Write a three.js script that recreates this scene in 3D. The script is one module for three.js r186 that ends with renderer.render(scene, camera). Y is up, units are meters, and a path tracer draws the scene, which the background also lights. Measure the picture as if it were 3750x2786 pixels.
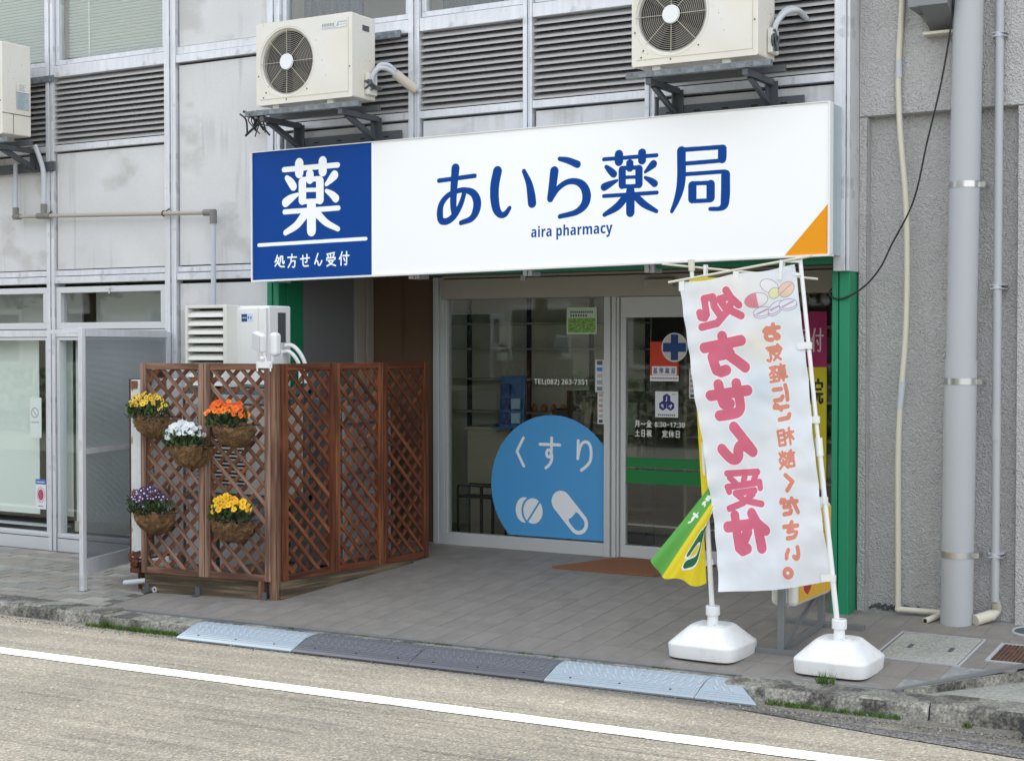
import * as THREE from 'three';
import { mergeGeometries } from 'three/addons/utils/BufferGeometryUtils.js';
import { RoundedBoxGeometry } from 'three/addons/geometries/RoundedBoxGeometry.js';

// ---------------------------------------------------------------- camera, sky, sun, exposure
const scene = new THREE.Scene();
const camera = new THREE.PerspectiveCamera(27.99, 1024 / 760, 0.05, 900);
camera.position.set(0, 1.70, 8.35);
{
  const yaw = 30.6 * Math.PI / 180, pitch = -1.31 * Math.PI / 180;
  camera.rotation.set(pitch, yaw, 0, 'YXZ');
}
{
  // bright hazy spring sky, smooth all the way round
  const W = 128, H = 64, d = new Float32Array(W * H * 4);
  for (let j = 0; j < H; j++) for (let i = 0; i < W; i++) {
    const el = ((j + 0.5) / H - 0.5) * Math.PI, k = (j * W + i) * 4, t = Math.pow(Math.max(0, Math.sin(el)), 0.6);
    const c = el > 0 ? [1.15 - 0.24 * t, 1.17 - 0.18 * t, 1.18 - 0.06 * t] : [0.5, 0.5, 0.48];
    d[k] = c[0]; d[k + 1] = c[1]; d[k + 2] = c[2]; d[k + 3] = 1;
  }
  const sky = new THREE.DataTexture(d, W, H, THREE.RGBAFormat, THREE.FloatType);
  sky.mapping = THREE.EquirectangularReflectionMapping; sky.magFilter = THREE.LinearFilter; sky.needsUpdate = true;
  scene.background = sky; scene.environment = sky;
}
// the sun stands high behind the building, so that its shade reaches just over the kerb
const sun = new THREE.DirectionalLight(new THREE.Color(1.0, 0.955, 0.87), 2.7);
sun.position.set(-7, 18.3, -5.0); sun.target.position.set(-5, 0, 0);
sun.shadow.radius = 2.2; sun.castShadow = true; sun.shadow.mapSize.set(4096, 4096);
Object.assign(sun.shadow.camera, { left: -24, right: 24, top: 24, bottom: -24, near: 1, far: 60 });
scene.add(sun, sun.target);
const renderer = new THREE.WebGLRenderer({ antialias: true });
renderer.toneMapping = THREE.LinearToneMapping;
renderer.toneMappingExposure = 1.84;
renderer.shadowMap.enabled = true;

// ---------------------------------------------------------------- helpers
let seed = 12345;
const rnd = () => { seed = (seed + 0x6d2b79f5) | 0; let t = Math.imul(seed ^ (seed >>> 15), 1 | seed); t = (t + Math.imul(t ^ (t >>> 7), 61 | t)) ^ t; return ((t ^ (t >>> 14)) >>> 0) / 4294967296; };
const rr = (a, b) => a + (b - a) * rnd();
const taken = new Map();
function numbered(n) { const k = taken.get(n) || 0; taken.set(n, k + 1); return k ? n + '_' + String(k).padStart(3, '0') : n; }
function show(o) { o.traverse((m) => { if (m.isMesh) { m.castShadow = true; m.receiveShadow = true; } }); return o; }
function thing(name, label, category, pos = [0, 0, 0], turn = 0, group) {
  const o = new THREE.Group(); o.name = numbered(name); o.position.set(...pos); o.rotation.y = turn;
  o.userData = { label, category }; if (group) o.userData.group = group; scene.add(o); return o;
}
function part(parent, name, geo, mat, label) {
  const m = new THREE.Mesh(geo, mat); m.name = name; m.castShadow = m.receiveShadow = true;
  if (label) m.userData.label = label; parent.add(m); return m;
}
function solo(name, label, category, geo, mat, group) {
  const m = new THREE.Mesh(geo, mat); m.name = numbered(name); m.castShadow = m.receiveShadow = true;
  m.userData = { label, category }; if (group) m.userData.group = group; scene.add(m); return m;
}
function struct(name, geo, mat, label, kind = 'structure') {
  const m = new THREE.Mesh(geo, mat); m.name = numbered(name); m.castShadow = m.receiveShadow = true;
  m.userData = { kind, label, category: name.replace(/_/g, ' ').split(' ').slice(-2).join(' ') }; scene.add(m); return m;
}
// uv in metres from the dominant axis of every normal
function metric(g, ou = 0, ov = 0) {
  const p = g.attributes.position, n = g.attributes.normal, uv = new Float32Array(p.count * 2);
  for (let i = 0; i < p.count; i++) {
    const ax = Math.abs(n.getX(i)), ay = Math.abs(n.getY(i)), az = Math.abs(n.getZ(i));
    let u, v;
    if (ay >= ax && ay >= az) { u = p.getX(i); v = p.getZ(i); } else if (ax >= az) { u = p.getZ(i); v = p.getY(i); } else { u = p.getX(i); v = p.getY(i); }
    uv[2 * i] = u + ou; uv[2 * i + 1] = v + ov;
  }
  g.setAttribute('uv', new THREE.BufferAttribute(uv, 2)); return g;
}
function bx(x0, x1, y0, y1, z0, z1, r = 0) {
  const w = x1 - x0, h = y1 - y0, d = z1 - z0;
  const g = r > 0 ? new RoundedBoxGeometry(w, h, d, 1, Math.min(r, w / 2.01, h / 2.01, d / 2.01)) : new THREE.BoxGeometry(w, h, d);
  g.translate((x0 + x1) / 2, (y0 + y1) / 2, (z0 + z1) / 2);
  return metric(g);
}
const V = (x, y, z) => new THREE.Vector3(x, y, z);
const flat = (g) => { const q = g.index ? g.toNonIndexed() : g; for (const k of Object.keys(q.attributes)) if (!['position', 'normal', 'uv'].includes(k)) q.deleteAttribute(k); return q; };
const merge = (list) => mergeGeometries(list.map(flat), false);
function tube(pts, r, seg = 0, rad = 10) {
  const c = new THREE.CatmullRomCurve3(pts.map((p) => V(...p)), false, 'centripetal');
  return new THREE.TubeGeometry(c, seg || pts.length * 10, r, rad, false);
}
function bar(a, b, r, rad = 12, r2 = r) { // straight round bar with end caps
  const A = V(...a), B = V(...b), d = B.clone().sub(A), g = new THREE.CylinderGeometry(r2, r, d.length(), rad);
  g.applyQuaternion(new THREE.Quaternion().setFromUnitVectors(V(0, 1, 0), d.normalize()));
  const m = A.add(B).multiplyScalar(0.5); g.translate(m.x, m.y, m.z); return g;
}
function beam(a, b, w, h) { // square bar from a to b
  const A = V(...a), B = V(...b), L = A.distanceTo(B), g = new THREE.BoxGeometry(w, h, L); metric(g);
  const m = new THREE.Matrix4().lookAt(A, B, Math.abs(A.clone().sub(B).normalize().y) > 0.98 ? V(0, 0, 1) : V(0, 1, 0)); g.applyMatrix4(m);
  A.add(B).multiplyScalar(0.5); g.translate(A.x, A.y, A.z); return g;
}
function place(g, x, y, z, ry = 0, rx = 0, rz = 0) { g.rotateX(rx); g.rotateZ(rz); g.rotateY(ry); g.translate(x, y, z); return g; }

// ---------------------------------------------------------------- noise and textures
const hash = (x, y, s) => { let h = Math.imul(x, 374761393) + Math.imul(y, 668265263) + Math.imul(s, 2246822519); h = Math.imul(h ^ (h >>> 13), 1274126177); return ((h ^ (h >>> 16)) >>> 0) / 4294967296; };
function vn(x, y, px, py, s) { // value noise that tiles with periods px, py
  const ix = Math.floor(x), iy = Math.floor(y), fx = x - ix, fy = y - iy, a = fx * fx * (3 - 2 * fx), b = fy * fy * (3 - 2 * fy);
  const x0 = ((ix % px) + px) % px, x1 = (x0 + 1) % px, y0 = ((iy % py) + py) % py, y1 = (y0 + 1) % py;
  return (hash(x0, y0, s) * (1 - a) + hash(x1, y0, s) * a) * (1 - b) + (hash(x0, y1, s) * (1 - a) + hash(x1, y1, s) * a) * b;
}
function fbm(u, v, f, fy, oct, s) { let t = 0, a = 0.5, n = 0; for (let o = 0; o < oct; o++) { t += a * vn(u * f, v * fy, f, fy, s + o); n += a; a *= 0.5; f *= 2; fy *= 2; } return t / n; }
const cl = (x) => Math.max(0, Math.min(255, x));
const ss = (a, b, x) => { const t = Math.max(0, Math.min(1, (x - a) / (b - a))); return t * t * (3 - 2 * t); };
function dtex(w, h, metres, fn, srgb = true) {
  const d = new Uint8Array(w * h * 4);
  for (let y = 0; y < h; y++) for (let x = 0; x < w; x++) {
    const c = fn(x / w, y / h, x, y), k = (y * w + x) * 4; d[k] = cl(c[0]); d[k + 1] = cl(c[1]); d[k + 2] = cl(c[2]); d[k + 3] = c.length > 3 ? cl(c[3]) : 255;
  }
  const t = new THREE.DataTexture(d, w, h); t.wrapS = t.wrapT = THREE.RepeatWrapping; t.magFilter = THREE.LinearFilter; t.minFilter = THREE.LinearMipmapLinearFilter; t.generateMipmaps = true;
  if (srgb) t.colorSpace = THREE.SRGBColorSpace;
  t.repeat.set(1 / (Array.isArray(metres) ? metres[0] : metres), 1 / (Array.isArray(metres) ? metres[1] : metres)); t.needsUpdate = true; return t;
}
const gray = (t) => [t, t, t];
function ctex(w, h, draw) {
  const c = document.createElement('canvas'); c.width = w; c.height = h; const g = c.getContext('2d'); draw(g, w, h);
  const t = new THREE.CanvasTexture(c); t.colorSpace = THREE.SRGBColorSpace; t.magFilter = THREE.LinearFilter; t.anisotropy = 8; return t;
}
const std = (o) => new THREE.MeshStandardMaterial(o);
const hex = (r, g, b) => new THREE.Color().setRGB(r / 255, g / 255, b / 255, THREE.SRGBColorSpace);

const T = {};
{
  // road: pale worn asphalt, stones of 4 to 12 mm
  const TYRE = [[0.572, 0.0022, 34], [0.588, 0.004, 35], [0.632, 0.0026, 36], [0.676, 0.006, 37], [0.735, 0.003, 38], [0.79, 0.007, 39], [0.83, 0.003, 40], [0.49, 0.0016, 45]];
  const f = (u, v) => {
    const a = vn(u * 520, v * 520, 520, 520, 1), b = vn(u * 900, v * 900, 900, 900, 2), c = fbm(u, v, 9, 9, 4, 3), st = fbm(u, v, 2, 60, 4, 8);
    let k = 0.42 + 0.22 * (a - 0.5) + 0.24 * (b - 0.5) + 0.14 * (c - 0.5) + 0.24 * (st - 0.5);
    const dark = ss(0.66, 0.8, fbm(u, v, 3, 34, 4, 31)); k -= dark * 0.10; for (const [q, w, s] of TYRE) { const d = Math.abs(v - q - 0.004 * (vn(u * 6, q * 50, 6, 64, 33) - 0.5)); if (d < w) k -= 0.15 * (1 - d / w) * ss(0.3, 0.6, vn(u * 14, q * 90, 14, 128, s)); }
    return [k, a, b, dark];
  };
  T.road = dtex(2048, 2048, 4.6, (u, v) => { const [k, a, , dk] = f(u, v), w = a > 0.88 ? 16 : 0, L = 48 + 146 * k + w; return [L * 1.035 - dk * 3, L * 0.995, L * (0.915 + 0.04 * dk)]; });
  T.roadBump = dtex(1024, 1024, 4.6, (u, v) => gray(255 * (0.5 * vn(u * 520, v * 520, 520, 520, 1) + 0.5 * vn(u * 900, v * 900, 900, 900, 2))), false);
  T.shadeStrip = dtex(512, 512, 1.1, (u, v) => { const a = vn(u * 128, v * 128, 128, 128, 41), b = vn(u * 220, v * 220, 220, 220, 42), L = 74 + 60 * (a - 0.5) + 46 * (b - 0.5) + 24 * (fbm(u, v, 4, 4, 3, 43) - 0.5); return [L, L, L * 1.02]; });
  // weathered grey-white cladding boards
  T.panel = dtex(1024, 1024, 2.3, (u, v) => {
    const c = fbm(u, v, 5, 5, 5, 11), s = fbm(u, v, 46, 3, 4, 12), g = vn(u * 512, v * 512, 512, 512, 13), blot = ss(0.56, 0.74, fbm(u, v, 6, 9, 5, 14)), str = ss(0.58, 0.8, s) * ss(0.4, 0.65, fbm(u, v, 4, 4, 3, 15));
    const L = 204 + 20 * (c - 0.5) + 7 * (g - 0.5) - 20 * blot - 20 * str; return [L + 1 + 1 * blot, L + 1, L + 1 - 3 * blot - 2 * str];
  });
  T.alu = dtex(512, 512, 0.9, (u, v) => { const c = fbm(u, v, 7, 7, 5, 21), s = fbm(u, v, 60, 4, 3, 22), d = ss(0.6, 0.78, fbm(u, v, 12, 12, 4, 23)); const L = 214 + 22 * (c - 0.5) + 14 * (s - 0.5) - 22 * d; return [L - 1, L + 1, L + 5]; });
  // stucco with pits, their shade slightly darkened into the colour too
  const pit = (u, v) => { const a = vn(u * 190, v * 190, 190, 190, 51), b = vn(u * 330, v * 300, 330, 300, 52), c = fbm(u, v, 30, 30, 3, 53); return { h: 0.5 * a + 0.3 * b + 0.2 * c, p: ss(0.70, 0.86, 0.55 * vn(u * 150, v * 190, 150, 190, 54) + 0.45 * b) }; };
  T.stucco = dtex(1024, 1024, 1.25, (u, v) => { const { h, p } = pit(u, v), c = fbm(u, v, 3, 3, 4, 55), L = 178 + 16 * (h - 0.5) + 16 * (c - 0.5) - 8 * p; return [L + 1, L, L - 2]; });
  T.stuccoBump = dtex(1024, 1024, 1.25, (u, v) => { const { h, p } = pit(u, v); return gray(255 * Math.max(0, h - 0.55 * p)); }, false);
  // concrete of the kerb: dark weathered, lichen patches
  T.kerb = dtex(1024, 1024, 1.7, (u, v) => { const a = vn(u * 300, v * 300, 300, 300, 61), b = vn(u * 160, v * 160, 160, 160, 66), c = fbm(u, v, 9, 9, 5, 62), d = ss(0.46, 0.66, fbm(u, v, 12, 10, 5, 63)), e = ss(0.6, 0.75, fbm(u, v, 24, 24, 4, 64)); const L = 128 + 44 * (a - 0.5) + 40 * (b - 0.5) + 36 * (c - 0.5) - 46 * d + 26 * e; return [L * 1.02, L, L * 0.93]; });
  T.kerbBump = dtex(512, 512, 1.7, (u, v) => gray(255 * fbm(u, v, 70, 70, 3, 61)), false);
  const tl = (s, r, g, b) => dtex(256, 256, 0.6, (u, v) => { const c = fbm(u, v, 6, 6, 5, s), n = vn(u * 128, v * 128, 128, 128, s + 7), st = fbm(u, v, 40, 5, 3, s + 9), k = 1 + 0.16 * (c - 0.5) + 0.08 * (n - 0.5) + 0.05 * (st - 0.5); return [r * k, g * k, b * k]; });
  T.tile = [tl(71, 128, 123, 117), tl(75, 127, 122, 116), tl(79, 129, 124, 118)];
  T.block = [tl(91, 142, 139, 131), tl(95, 130, 128, 121), tl(99, 152, 148, 139), tl(103, 138, 132, 123)];
  T.grout = dtex(256, 256, 0.5, (u, v) => { const L = 138 + 40 * (fbm(u, v, 20, 20, 4, 107) - 0.5); return [L, L, L * 0.98]; });
  T.dirt = dtex(256, 256, 0.5, (u, v) => { const L = 92 + 50 * (fbm(u, v, 24, 24, 4, 109) - 0.5); return [L, L * 0.98, L * 0.92]; });
  const wd = (s, a, b) => dtex(256, 512, [0.5, 1.0], (u, v) => { // grain runs along v
    const g = fbm(u, v, 26, 3, 4, s), h = fbm(u, v, 70, 6, 3, s + 3), k = ss(0.25, 0.75, g), n = 0.82 + 0.36 * h, w = ss(0.55, 0.8, fbm(u, v, 5, 4, 4, s + 6)); return [0, 1, 2].map((i) => (a[i] + (b[i] - a[i]) * k) * n + (i === 2 ? 8 : 12) * w); });
  T.woodGrey = [wd(121, [84, 56, 42], [130, 98, 80]), wd(131, [98, 72, 58], [146, 118, 102]), wd(141, [80, 52, 38], [124, 88, 68])];
  T.woodRed = [wd(151, [78, 38, 19], [122, 68, 38]), wd(161, [90, 48, 26], [134, 82, 48]), wd(171, [66, 32, 17], [106, 56, 31])];
  T.woodOld = wd(181, [62, 54, 42], [116, 101, 80]);
  T.coir = dtex(512, 512, 0.3, (u, v) => { const a = fbm(u, v, 8, 60, 4, 191), b = fbm(u, v, 60, 9, 4, 192), c = fbm(u, v, 5, 5, 4, 193), k = 0.45 * a + 0.35 * b + 0.3 * c; const q = Math.pow(k, 1.5); return [46 + 150 * q, 34 + 118 * q, 22 + 80 * q]; });
  T.coirBump = dtex(256, 256, 0.3, (u, v) => gray(255 * (0.5 * fbm(u, v, 8, 60, 3, 191) + 0.5 * fbm(u, v, 60, 9, 3, 192))), false);
  T.galv = dtex(256, 256, 0.3, (u, v) => { const a = fbm(u, v, 18, 18, 3, 201), L = 128 + 60 * (a - 0.5) + 30 * (fbm(u, v, 4, 4, 3, 202) - 0.5); return [L * 0.95, L, L * 1.03]; });
  T.ivory = dtex(512, 512, 1.0, (u, v) => { const a = fbm(u, v, 4, 4, 5, 211), s = 0.7 * ss(0.84, 0.88, fbm(u, v, 60, 60, 2, 212)) * ss(0.5, 0.6, fbm(u, v, 3, 3, 3, 215)), y = ss(0.45, 0.7, fbm(u, v, 3, 3, 4, 213)); const L = 218 + 14 * (a - 0.5); return [L + 2 - 40 * s, L - 1 - 2 * y - 62 * s, L - 9 - 7 * y - 90 * s]; });
  T.rust = dtex(512, 512, 1.2, (u, v) => { const a = fbm(u, v, 30, 10, 5, 221), b = ss(0.64, 0.74, a), c = fbm(u, v, 40, 40, 3, 222); const L = 205 + 16 * (c - 0.5); return [L + (118 - L) * b, L + (74 - L) * b + 4, L + (46 - L) * b + 4]; });
  T.rusty = dtex(256, 256, 0.4, (u, v) => { const a = fbm(u, v, 14, 14, 5, 224), c = fbm(u, v, 40, 40, 3, 225); return [44 + 74 * a + 20 * c, 32 + 36 * a + 8 * c, 26 + 20 * a]; });
  T.cloth = dtex(256, 256, 0.02, (u, v) => gray(128 + 60 * Math.sin(u * Math.PI * 32) * Math.sin(v * Math.PI * 32)), false);
  T.pebble = dtex(512, 512, 0.8, (u, v) => { const a = vn(u * 70, v * 70, 70, 70, 231), L = 152 + 26 * (a - 0.5) + 26 * (vn(u * 170, v * 170, 170, 170, 232) - 0.5) + 22 * (fbm(u, v, 4, 4, 3, 233) - 0.5); return [L, L, L * 0.95]; });
  T.perf = dtex(256, 256, 0.128, (u, v) => { const y = v * 16, row = Math.floor(y), x = u * 16 + (row % 2) * 0.5, dx = x - Math.floor(x) - 0.5, dy = y - row - 0.5; return dx * dx + dy * dy < 0.04 ? gray(0) : gray(255); }, false);
  T.bump = dtex(256, 256, 0.25, (u, v) => gray(255 * fbm(u, v, 24, 24, 4, 241)), false);
}
const withBump = (m, b, s) => { m.bumpMap = b; m.bumpScale = s; return m; };
const M = {
  road: withBump(std({ map: T.road, roughness: 0.95 }), T.roadBump, 0.004),
  shadeStrip: withBump(std({ map: T.shadeStrip, roughness: 0.95 }), T.roadBump, 0.004),
  paint: std({ color: hex(226, 226, 220), roughness: 0.8 }),
  panel: withBump(std({ map: T.panel, roughness: 0.75 }), T.bump, 0.0006),
  alu: std({ map: T.alu, roughness: 0.5, metalness: 0.3 }),
  aluWhite: std({ color: hex(205, 207, 210), roughness: 0.5, metalness: 0.2 }),
  slat: std({ color: hex(178, 177, 176), roughness: 0.55, metalness: 0.35 }),
  black: std({ color: hex(22, 22, 24), roughness: 0.8 }),
  rubber: std({ color: hex(34, 34, 36), roughness: 0.7 }),
  stucco: withBump(std({ map: T.stucco, roughness: 0.95 }), T.stuccoBump, 0.012),
  kerb: withBump(std({ map: T.kerb, roughness: 0.95 }), T.kerbBump, 0.008),
  tile: T.tile.map((t) => withBump(std({ map: t, roughness: 0.7 }), T.bump, 0.0008)),
  block: T.block.map((t) => withBump(std({ map: t, roughness: 0.9 }), T.bump, 0.002)),
  grout: std({ map: T.grout, roughness: 0.95 }), dirt: std({ map: T.dirt, roughness: 1 }),
  woodGrey: T.woodGrey.map((t) => std({ map: t, roughness: 0.85 })), woodRed: T.woodRed.map((t) => std({ map: t, roughness: 0.75 })), woodOld: std({ map: T.woodOld, roughness: 0.9 }),
  coir: withBump(std({ map: T.coir, roughness: 1 }), T.coirBump, 0.012),
  galv: std({ map: T.galv, roughness: 0.55, metalness: 0.5 }),
  galvDark: std({ color: hex(92, 96, 100), roughness: 0.6, metalness: 0.4 }),
  ivory: std({ map: T.ivory, roughness: 0.55 }), ivoryPlain: std({ color: hex(214, 212, 202), roughness: 0.55 }),
  guard: std({ color: hex(214, 214, 206), roughness: 0.5 }),
  glass: new THREE.MeshPhysicalMaterial({ color: new THREE.Color(0.965, 0.985, 0.975), transmission: 1, roughness: 0.02, thickness: 0, ior: 1.52 }),
  glassDim: new THREE.MeshPhysicalMaterial({ color: new THREE.Color(0.90, 0.92, 0.90), transmission: 1, roughness: 0.02, thickness: 0, ior: 1.52 }),
  white: std({ color: hex(228, 229, 228), roughness: 0.45 }), whitePlastic: new THREE.MeshPhysicalMaterial({ color: hex(226, 228, 228), roughness: 0.42, clearcoat: 0.15 }),
  green: withBump(std({ color: hex(24, 130, 92), roughness: 0.5 }), T.bump, 0.0004), greenDark: std({ color: hex(20, 92, 52), roughness: 0.6 }),
  pvc: std({ color: hex(172, 175, 178), roughness: 0.5 }), pvcLight: std({ color: hex(186, 190, 196), roughness: 0.45 }), pvcDirty: std({ color: hex(164, 157, 146), roughness: 0.65 }), pvcJoint: std({ color: hex(120, 119, 114), roughness: 0.6 }), conduit: std({ color: hex(206, 201, 182), roughness: 0.55 }),
  steel: std({ color: hex(200, 200, 198), roughness: 0.28, metalness: 0.9 }), steelGrey: std({ color: hex(128, 130, 132), roughness: 0.5, metalness: 0.4 }),
  brown: std({ color: hex(104, 82, 62), roughness: 0.8 }), brownDark: std({ color: hex(98, 76, 57), roughness: 0.8 }),
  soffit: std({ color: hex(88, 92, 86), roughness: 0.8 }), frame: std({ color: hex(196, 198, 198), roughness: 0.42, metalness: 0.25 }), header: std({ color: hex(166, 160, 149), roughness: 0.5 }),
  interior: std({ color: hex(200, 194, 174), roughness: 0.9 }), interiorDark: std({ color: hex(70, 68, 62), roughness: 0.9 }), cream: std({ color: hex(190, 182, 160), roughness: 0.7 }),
  blind: std({ color: hex(226, 232, 226), roughness: 0.85 }), rollscreen: std({ color: hex(220, 226, 221), roughness: 0.9 }),
  rustPaint: std({ map: T.rust, roughness: 0.75 }), rusty: withBump(std({ map: T.rusty, roughness: 0.95 }), T.bump, 0.004),
  leaf: [hex(52, 78, 30), hex(70, 98, 40), hex(38, 60, 26)].map((c) => new THREE.MeshPhysicalMaterial({ color: c, roughness: 0.8, transmission: 0.25, thickness: 0, side: THREE.DoubleSide })),
  concrete: std({ map: T.pebble, roughness: 0.95 }),
};
M.perf = std({ color: hex(138, 144, 152), roughness: 0.5, metalness: 0.4, alphaMap: T.perf, alphaTest: 0.5, side: THREE.DoubleSide });

// ---------------------------------------------------------------- stroke letters (100 x 100 boxes)
const GLYPH = {
  'い': '15,18 14,50 22,76 32,82 42,66|70,24 82,45 86,66', 'お': '8,28 64,24|36,6 36,80 28,90 16,84 16,74 36,56 66,46 86,56 86,76 70,90 54,90|72,20 90,34',
  'せ': '8,38 92,34|70,10 70,56 66,64 54,62|30,16 30,72 36,86 50,90 82,88', 'ん': '52,8 12,90 34,58 46,56 52,68 54,84 64,90 76,82 88,58',
  'く': '66,8 30,50 68,94', 'す': '6,26 94,26|58,6 58,52 50,64 38,62 34,52 40,42 52,42 58,52 60,70 48,88 32,96', 'り': '24,10 22,62|23,56 30,24 50,10 70,18 76,48 68,78 36,95',
  'に': '18,10 14,50 18,92|44,26 84,24|42,70 54,86 88,86', 'ご': '22,20 70,20 60,32|18,66 26,84 76,86|78,6 84,18|90,2 96,14', 'だ': '8,28 60,24|34,8 12,90|52,50 84,48|50,74 58,88 90,88|76,10 82,24|90,6 96,20',
  'さ': '10,30 88,24|42,6 68,56 40,54|20,66 26,84 44,92 76,90', 'ま': '14,24 86,22|18,44 82,42|52,6 52,78 36,90 20,82 26,70 50,72 86,90',
  '処': '28,6 20,28 6,50|22,24 46,24 36,50 6,78|18,36 36,62 60,84 96,86|60,14 60,40 50,66|60,14 80,14 80,56 86,64 94,60 95,48', '方': '48,4 48,20|8,24 92,24|42,24 38,58 12,92|38,50 78,50 74,86 66,92 54,90',
  '受': '84,8 14,16|20,24 26,34|46,22 50,32|80,20 70,34|12,56 12,42 90,42 88,54|26,60 74,60 56,80 14,96|32,68 58,86 94,96', '付': '32,6 22,32 6,52|22,36 22,94|40,32 96,32|74,6 74,86 68,94 56,90|48,50 58,66',
  '気': '26,6 8,34|22,16 88,16|22,30 80,30|14,44 72,44 72,76 82,92 94,84|20,56 58,90|56,54 18,92', '軽': '6,16 46,16|10,30 42,30 42,62 10,62 10,30|10,46 42,46|4,78 48,78|26,4 26,96|54,12 90,12 52,52|60,20 94,50|56,68 92,68|74,52 74,90|50,92 96,92',
  '相': '4,30 48,30|26,6 26,96|26,34 6,70|28,40 46,58|56,12 92,12 92,94 56,94 56,12|56,38 92,38|56,66 92,66', '談': '20,4 30,12|4,20 46,20|10,36 42,36|10,50 42,50|10,64 42,64 42,92 10,92 10,64|72,4 70,26 50,46|56,12 60,26|90,10 82,26|72,26 94,46|72,50 70,72 48,96|56,58 60,74|92,56 82,74|72,72 96,96',
  '月': '26,8 26,60 10,94|26,8 80,8 80,88 66,92|26,34 80,34|26,60 80,60', '金': '50,4 8,42|50,4 92,42|30,40 70,40|18,60 82,60|50,40 50,92|28,68 34,82|72,68 64,82|6,93 94,93', '土': '16,40 84,40|50,6 50,92|6,92 94,92', '日': '22,8 78,8 78,94 22,94 22,8|22,50 78,50',
  '祝': '24,4 30,16|6,26 44,26 6,66|26,46 26,96|32,52 46,66|56,10 90,10 90,46 56,46 56,10|64,46 62,74 44,94|80,46 80,84 88,92 97,84', '定': '50,2 50,14|8,34 8,18 92,18 92,32|22,42 78,42|50,42 50,84|50,62 80,62|28,54 24,78 6,96|20,74 40,90 96,94', '休': '30,4 6,50|20,34 20,96|36,32 96,32|66,6 66,96|64,36 36,80|68,36 96,80',
  '基': '10,16 90,16|30,4 30,58|70,4 70,58|30,30 70,30|30,44 70,44|4,58 96,58|30,60 10,78|70,60 90,78|50,64 50,94|26,78 74,78|10,94 90,94', '準': '10,8 22,18|4,28 16,38|8,62 28,40|44,4 32,28|40,16 40,60|40,18 92,18|40,32 88,32|40,46 88,46|66,6 66,60|40,60 94,60|6,76 94,76|50,62 50,98',
  '薬': '4,16 96,16|30,4 30,26|70,4 70,26|50,22 50,32|34,34 66,34 66,62 34,62 34,34|34,48 66,48|12,34 24,46|8,64 26,54|88,34 76,46|76,54 92,64|4,72 96,72|50,64 50,98|44,74 6,94|56,74 94,94', '局': '20,10 82,10 82,32|20,32 82,32|20,10 20,48 16,75 6,95|20,50 88,50 84,88 70,92|36,64 64,64 64,86 36,86 36,64',
  '病': '52,2 52,12|20,14 96,14|22,14 22,60 6,94|8,28 16,40|4,62 20,52|34,28 92,28|36,92 36,46 90,46 90,90 80,92|62,28 60,56 44,78|62,56 80,74', '院': '10,8 10,96|10,8 32,8 22,34 34,52 24,66 12,62|66,2 66,14|42,30 42,16 94,16 94,30|50,40 86,40|40,58 96,58|58,58 54,80 36,96|76,58 76,86 84,94 96,88 96,78', '～': '8,56 25,44 45,50 62,58 80,56 92,44',
};
Object.assign(GLYPH, { 'た': '10,26 52,22|30,8 10,90|56,44 86,42|54,72 62,86 90,86', 'し': '30,8 28,66 38,88 60,90 82,70' });
const KANA = 'いおせんくすりにごださまたし～';
for (const k of Object.keys(GLYPH)) GLYPH[k] = GLYPH[k].split('|').map((s) => s.split(' ').map((p) => p.split(',').map(Number)));
function glyph(g, ch, cx, cy, w, h, lw, mirror = false, turn = 0) {
  g.save(); g.translate(cx, cy); g.rotate(turn); g.scale((mirror ? -1 : 1), 1); g.lineWidth = lw; g.lineCap = g.lineJoin = 'round';
  if (ch === '。') { g.beginPath(); g.arc(0, 0, w * 0.2, 0, 7); g.stroke(); g.restore(); return; }
  const kana = KANA.includes(ch);
  for (const st of GLYPH[ch]) {
    const p = st.map(([x, y]) => [(x / 100 - 0.5) * w, (y / 100 - 0.5) * h]); g.beginPath(); g.moveTo(...p[0]);
    if (kana && p.length > 3 && ch !== 'く') { for (let i = 1; i < p.length - 1; i++) { const m = i === p.length - 2 ? p[i + 1] : [(p[i][0] + p[i + 1][0]) / 2, (p[i][1] + p[i + 1][1]) / 2]; g.quadraticCurveTo(p[i][0], p[i][1], m[0], m[1]); } } else for (let i = 1; i < p.length; i++) g.lineTo(...p[i]);
    g.stroke();
  }
  g.restore();
}
function brush(g, flatList) { // [x, y, width, x, y, width ...] -> tapered round-ended stroke
  for (const s of flatList) {
    const P = []; for (let i = 0; i < s.length; i += 3) P.push(V(s[i], s[i + 1], s[i + 2]));
    const Q = P.length > 2 ? new THREE.CatmullRomCurve3(P, false, 'centripetal').getPoints(P.length * 10) : Array.from({ length: 40 }, (_, i) => P[0].clone().lerp(P[1], i / 39));
    for (let i = 0; i < Q.length; i++) { g.beginPath(); g.arc(Q[i].x, Q[i].y, Q[i].z / 2, 0, 7); g.fill(); if (i) { g.lineWidth = (Q[i].z + Q[i - 1].z) / 2; g.lineCap = 'butt'; g.beginPath(); g.moveTo(Q[i - 1].x, Q[i - 1].y); g.lineTo(Q[i].x, Q[i].y); g.stroke(); } }
  }
}

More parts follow.
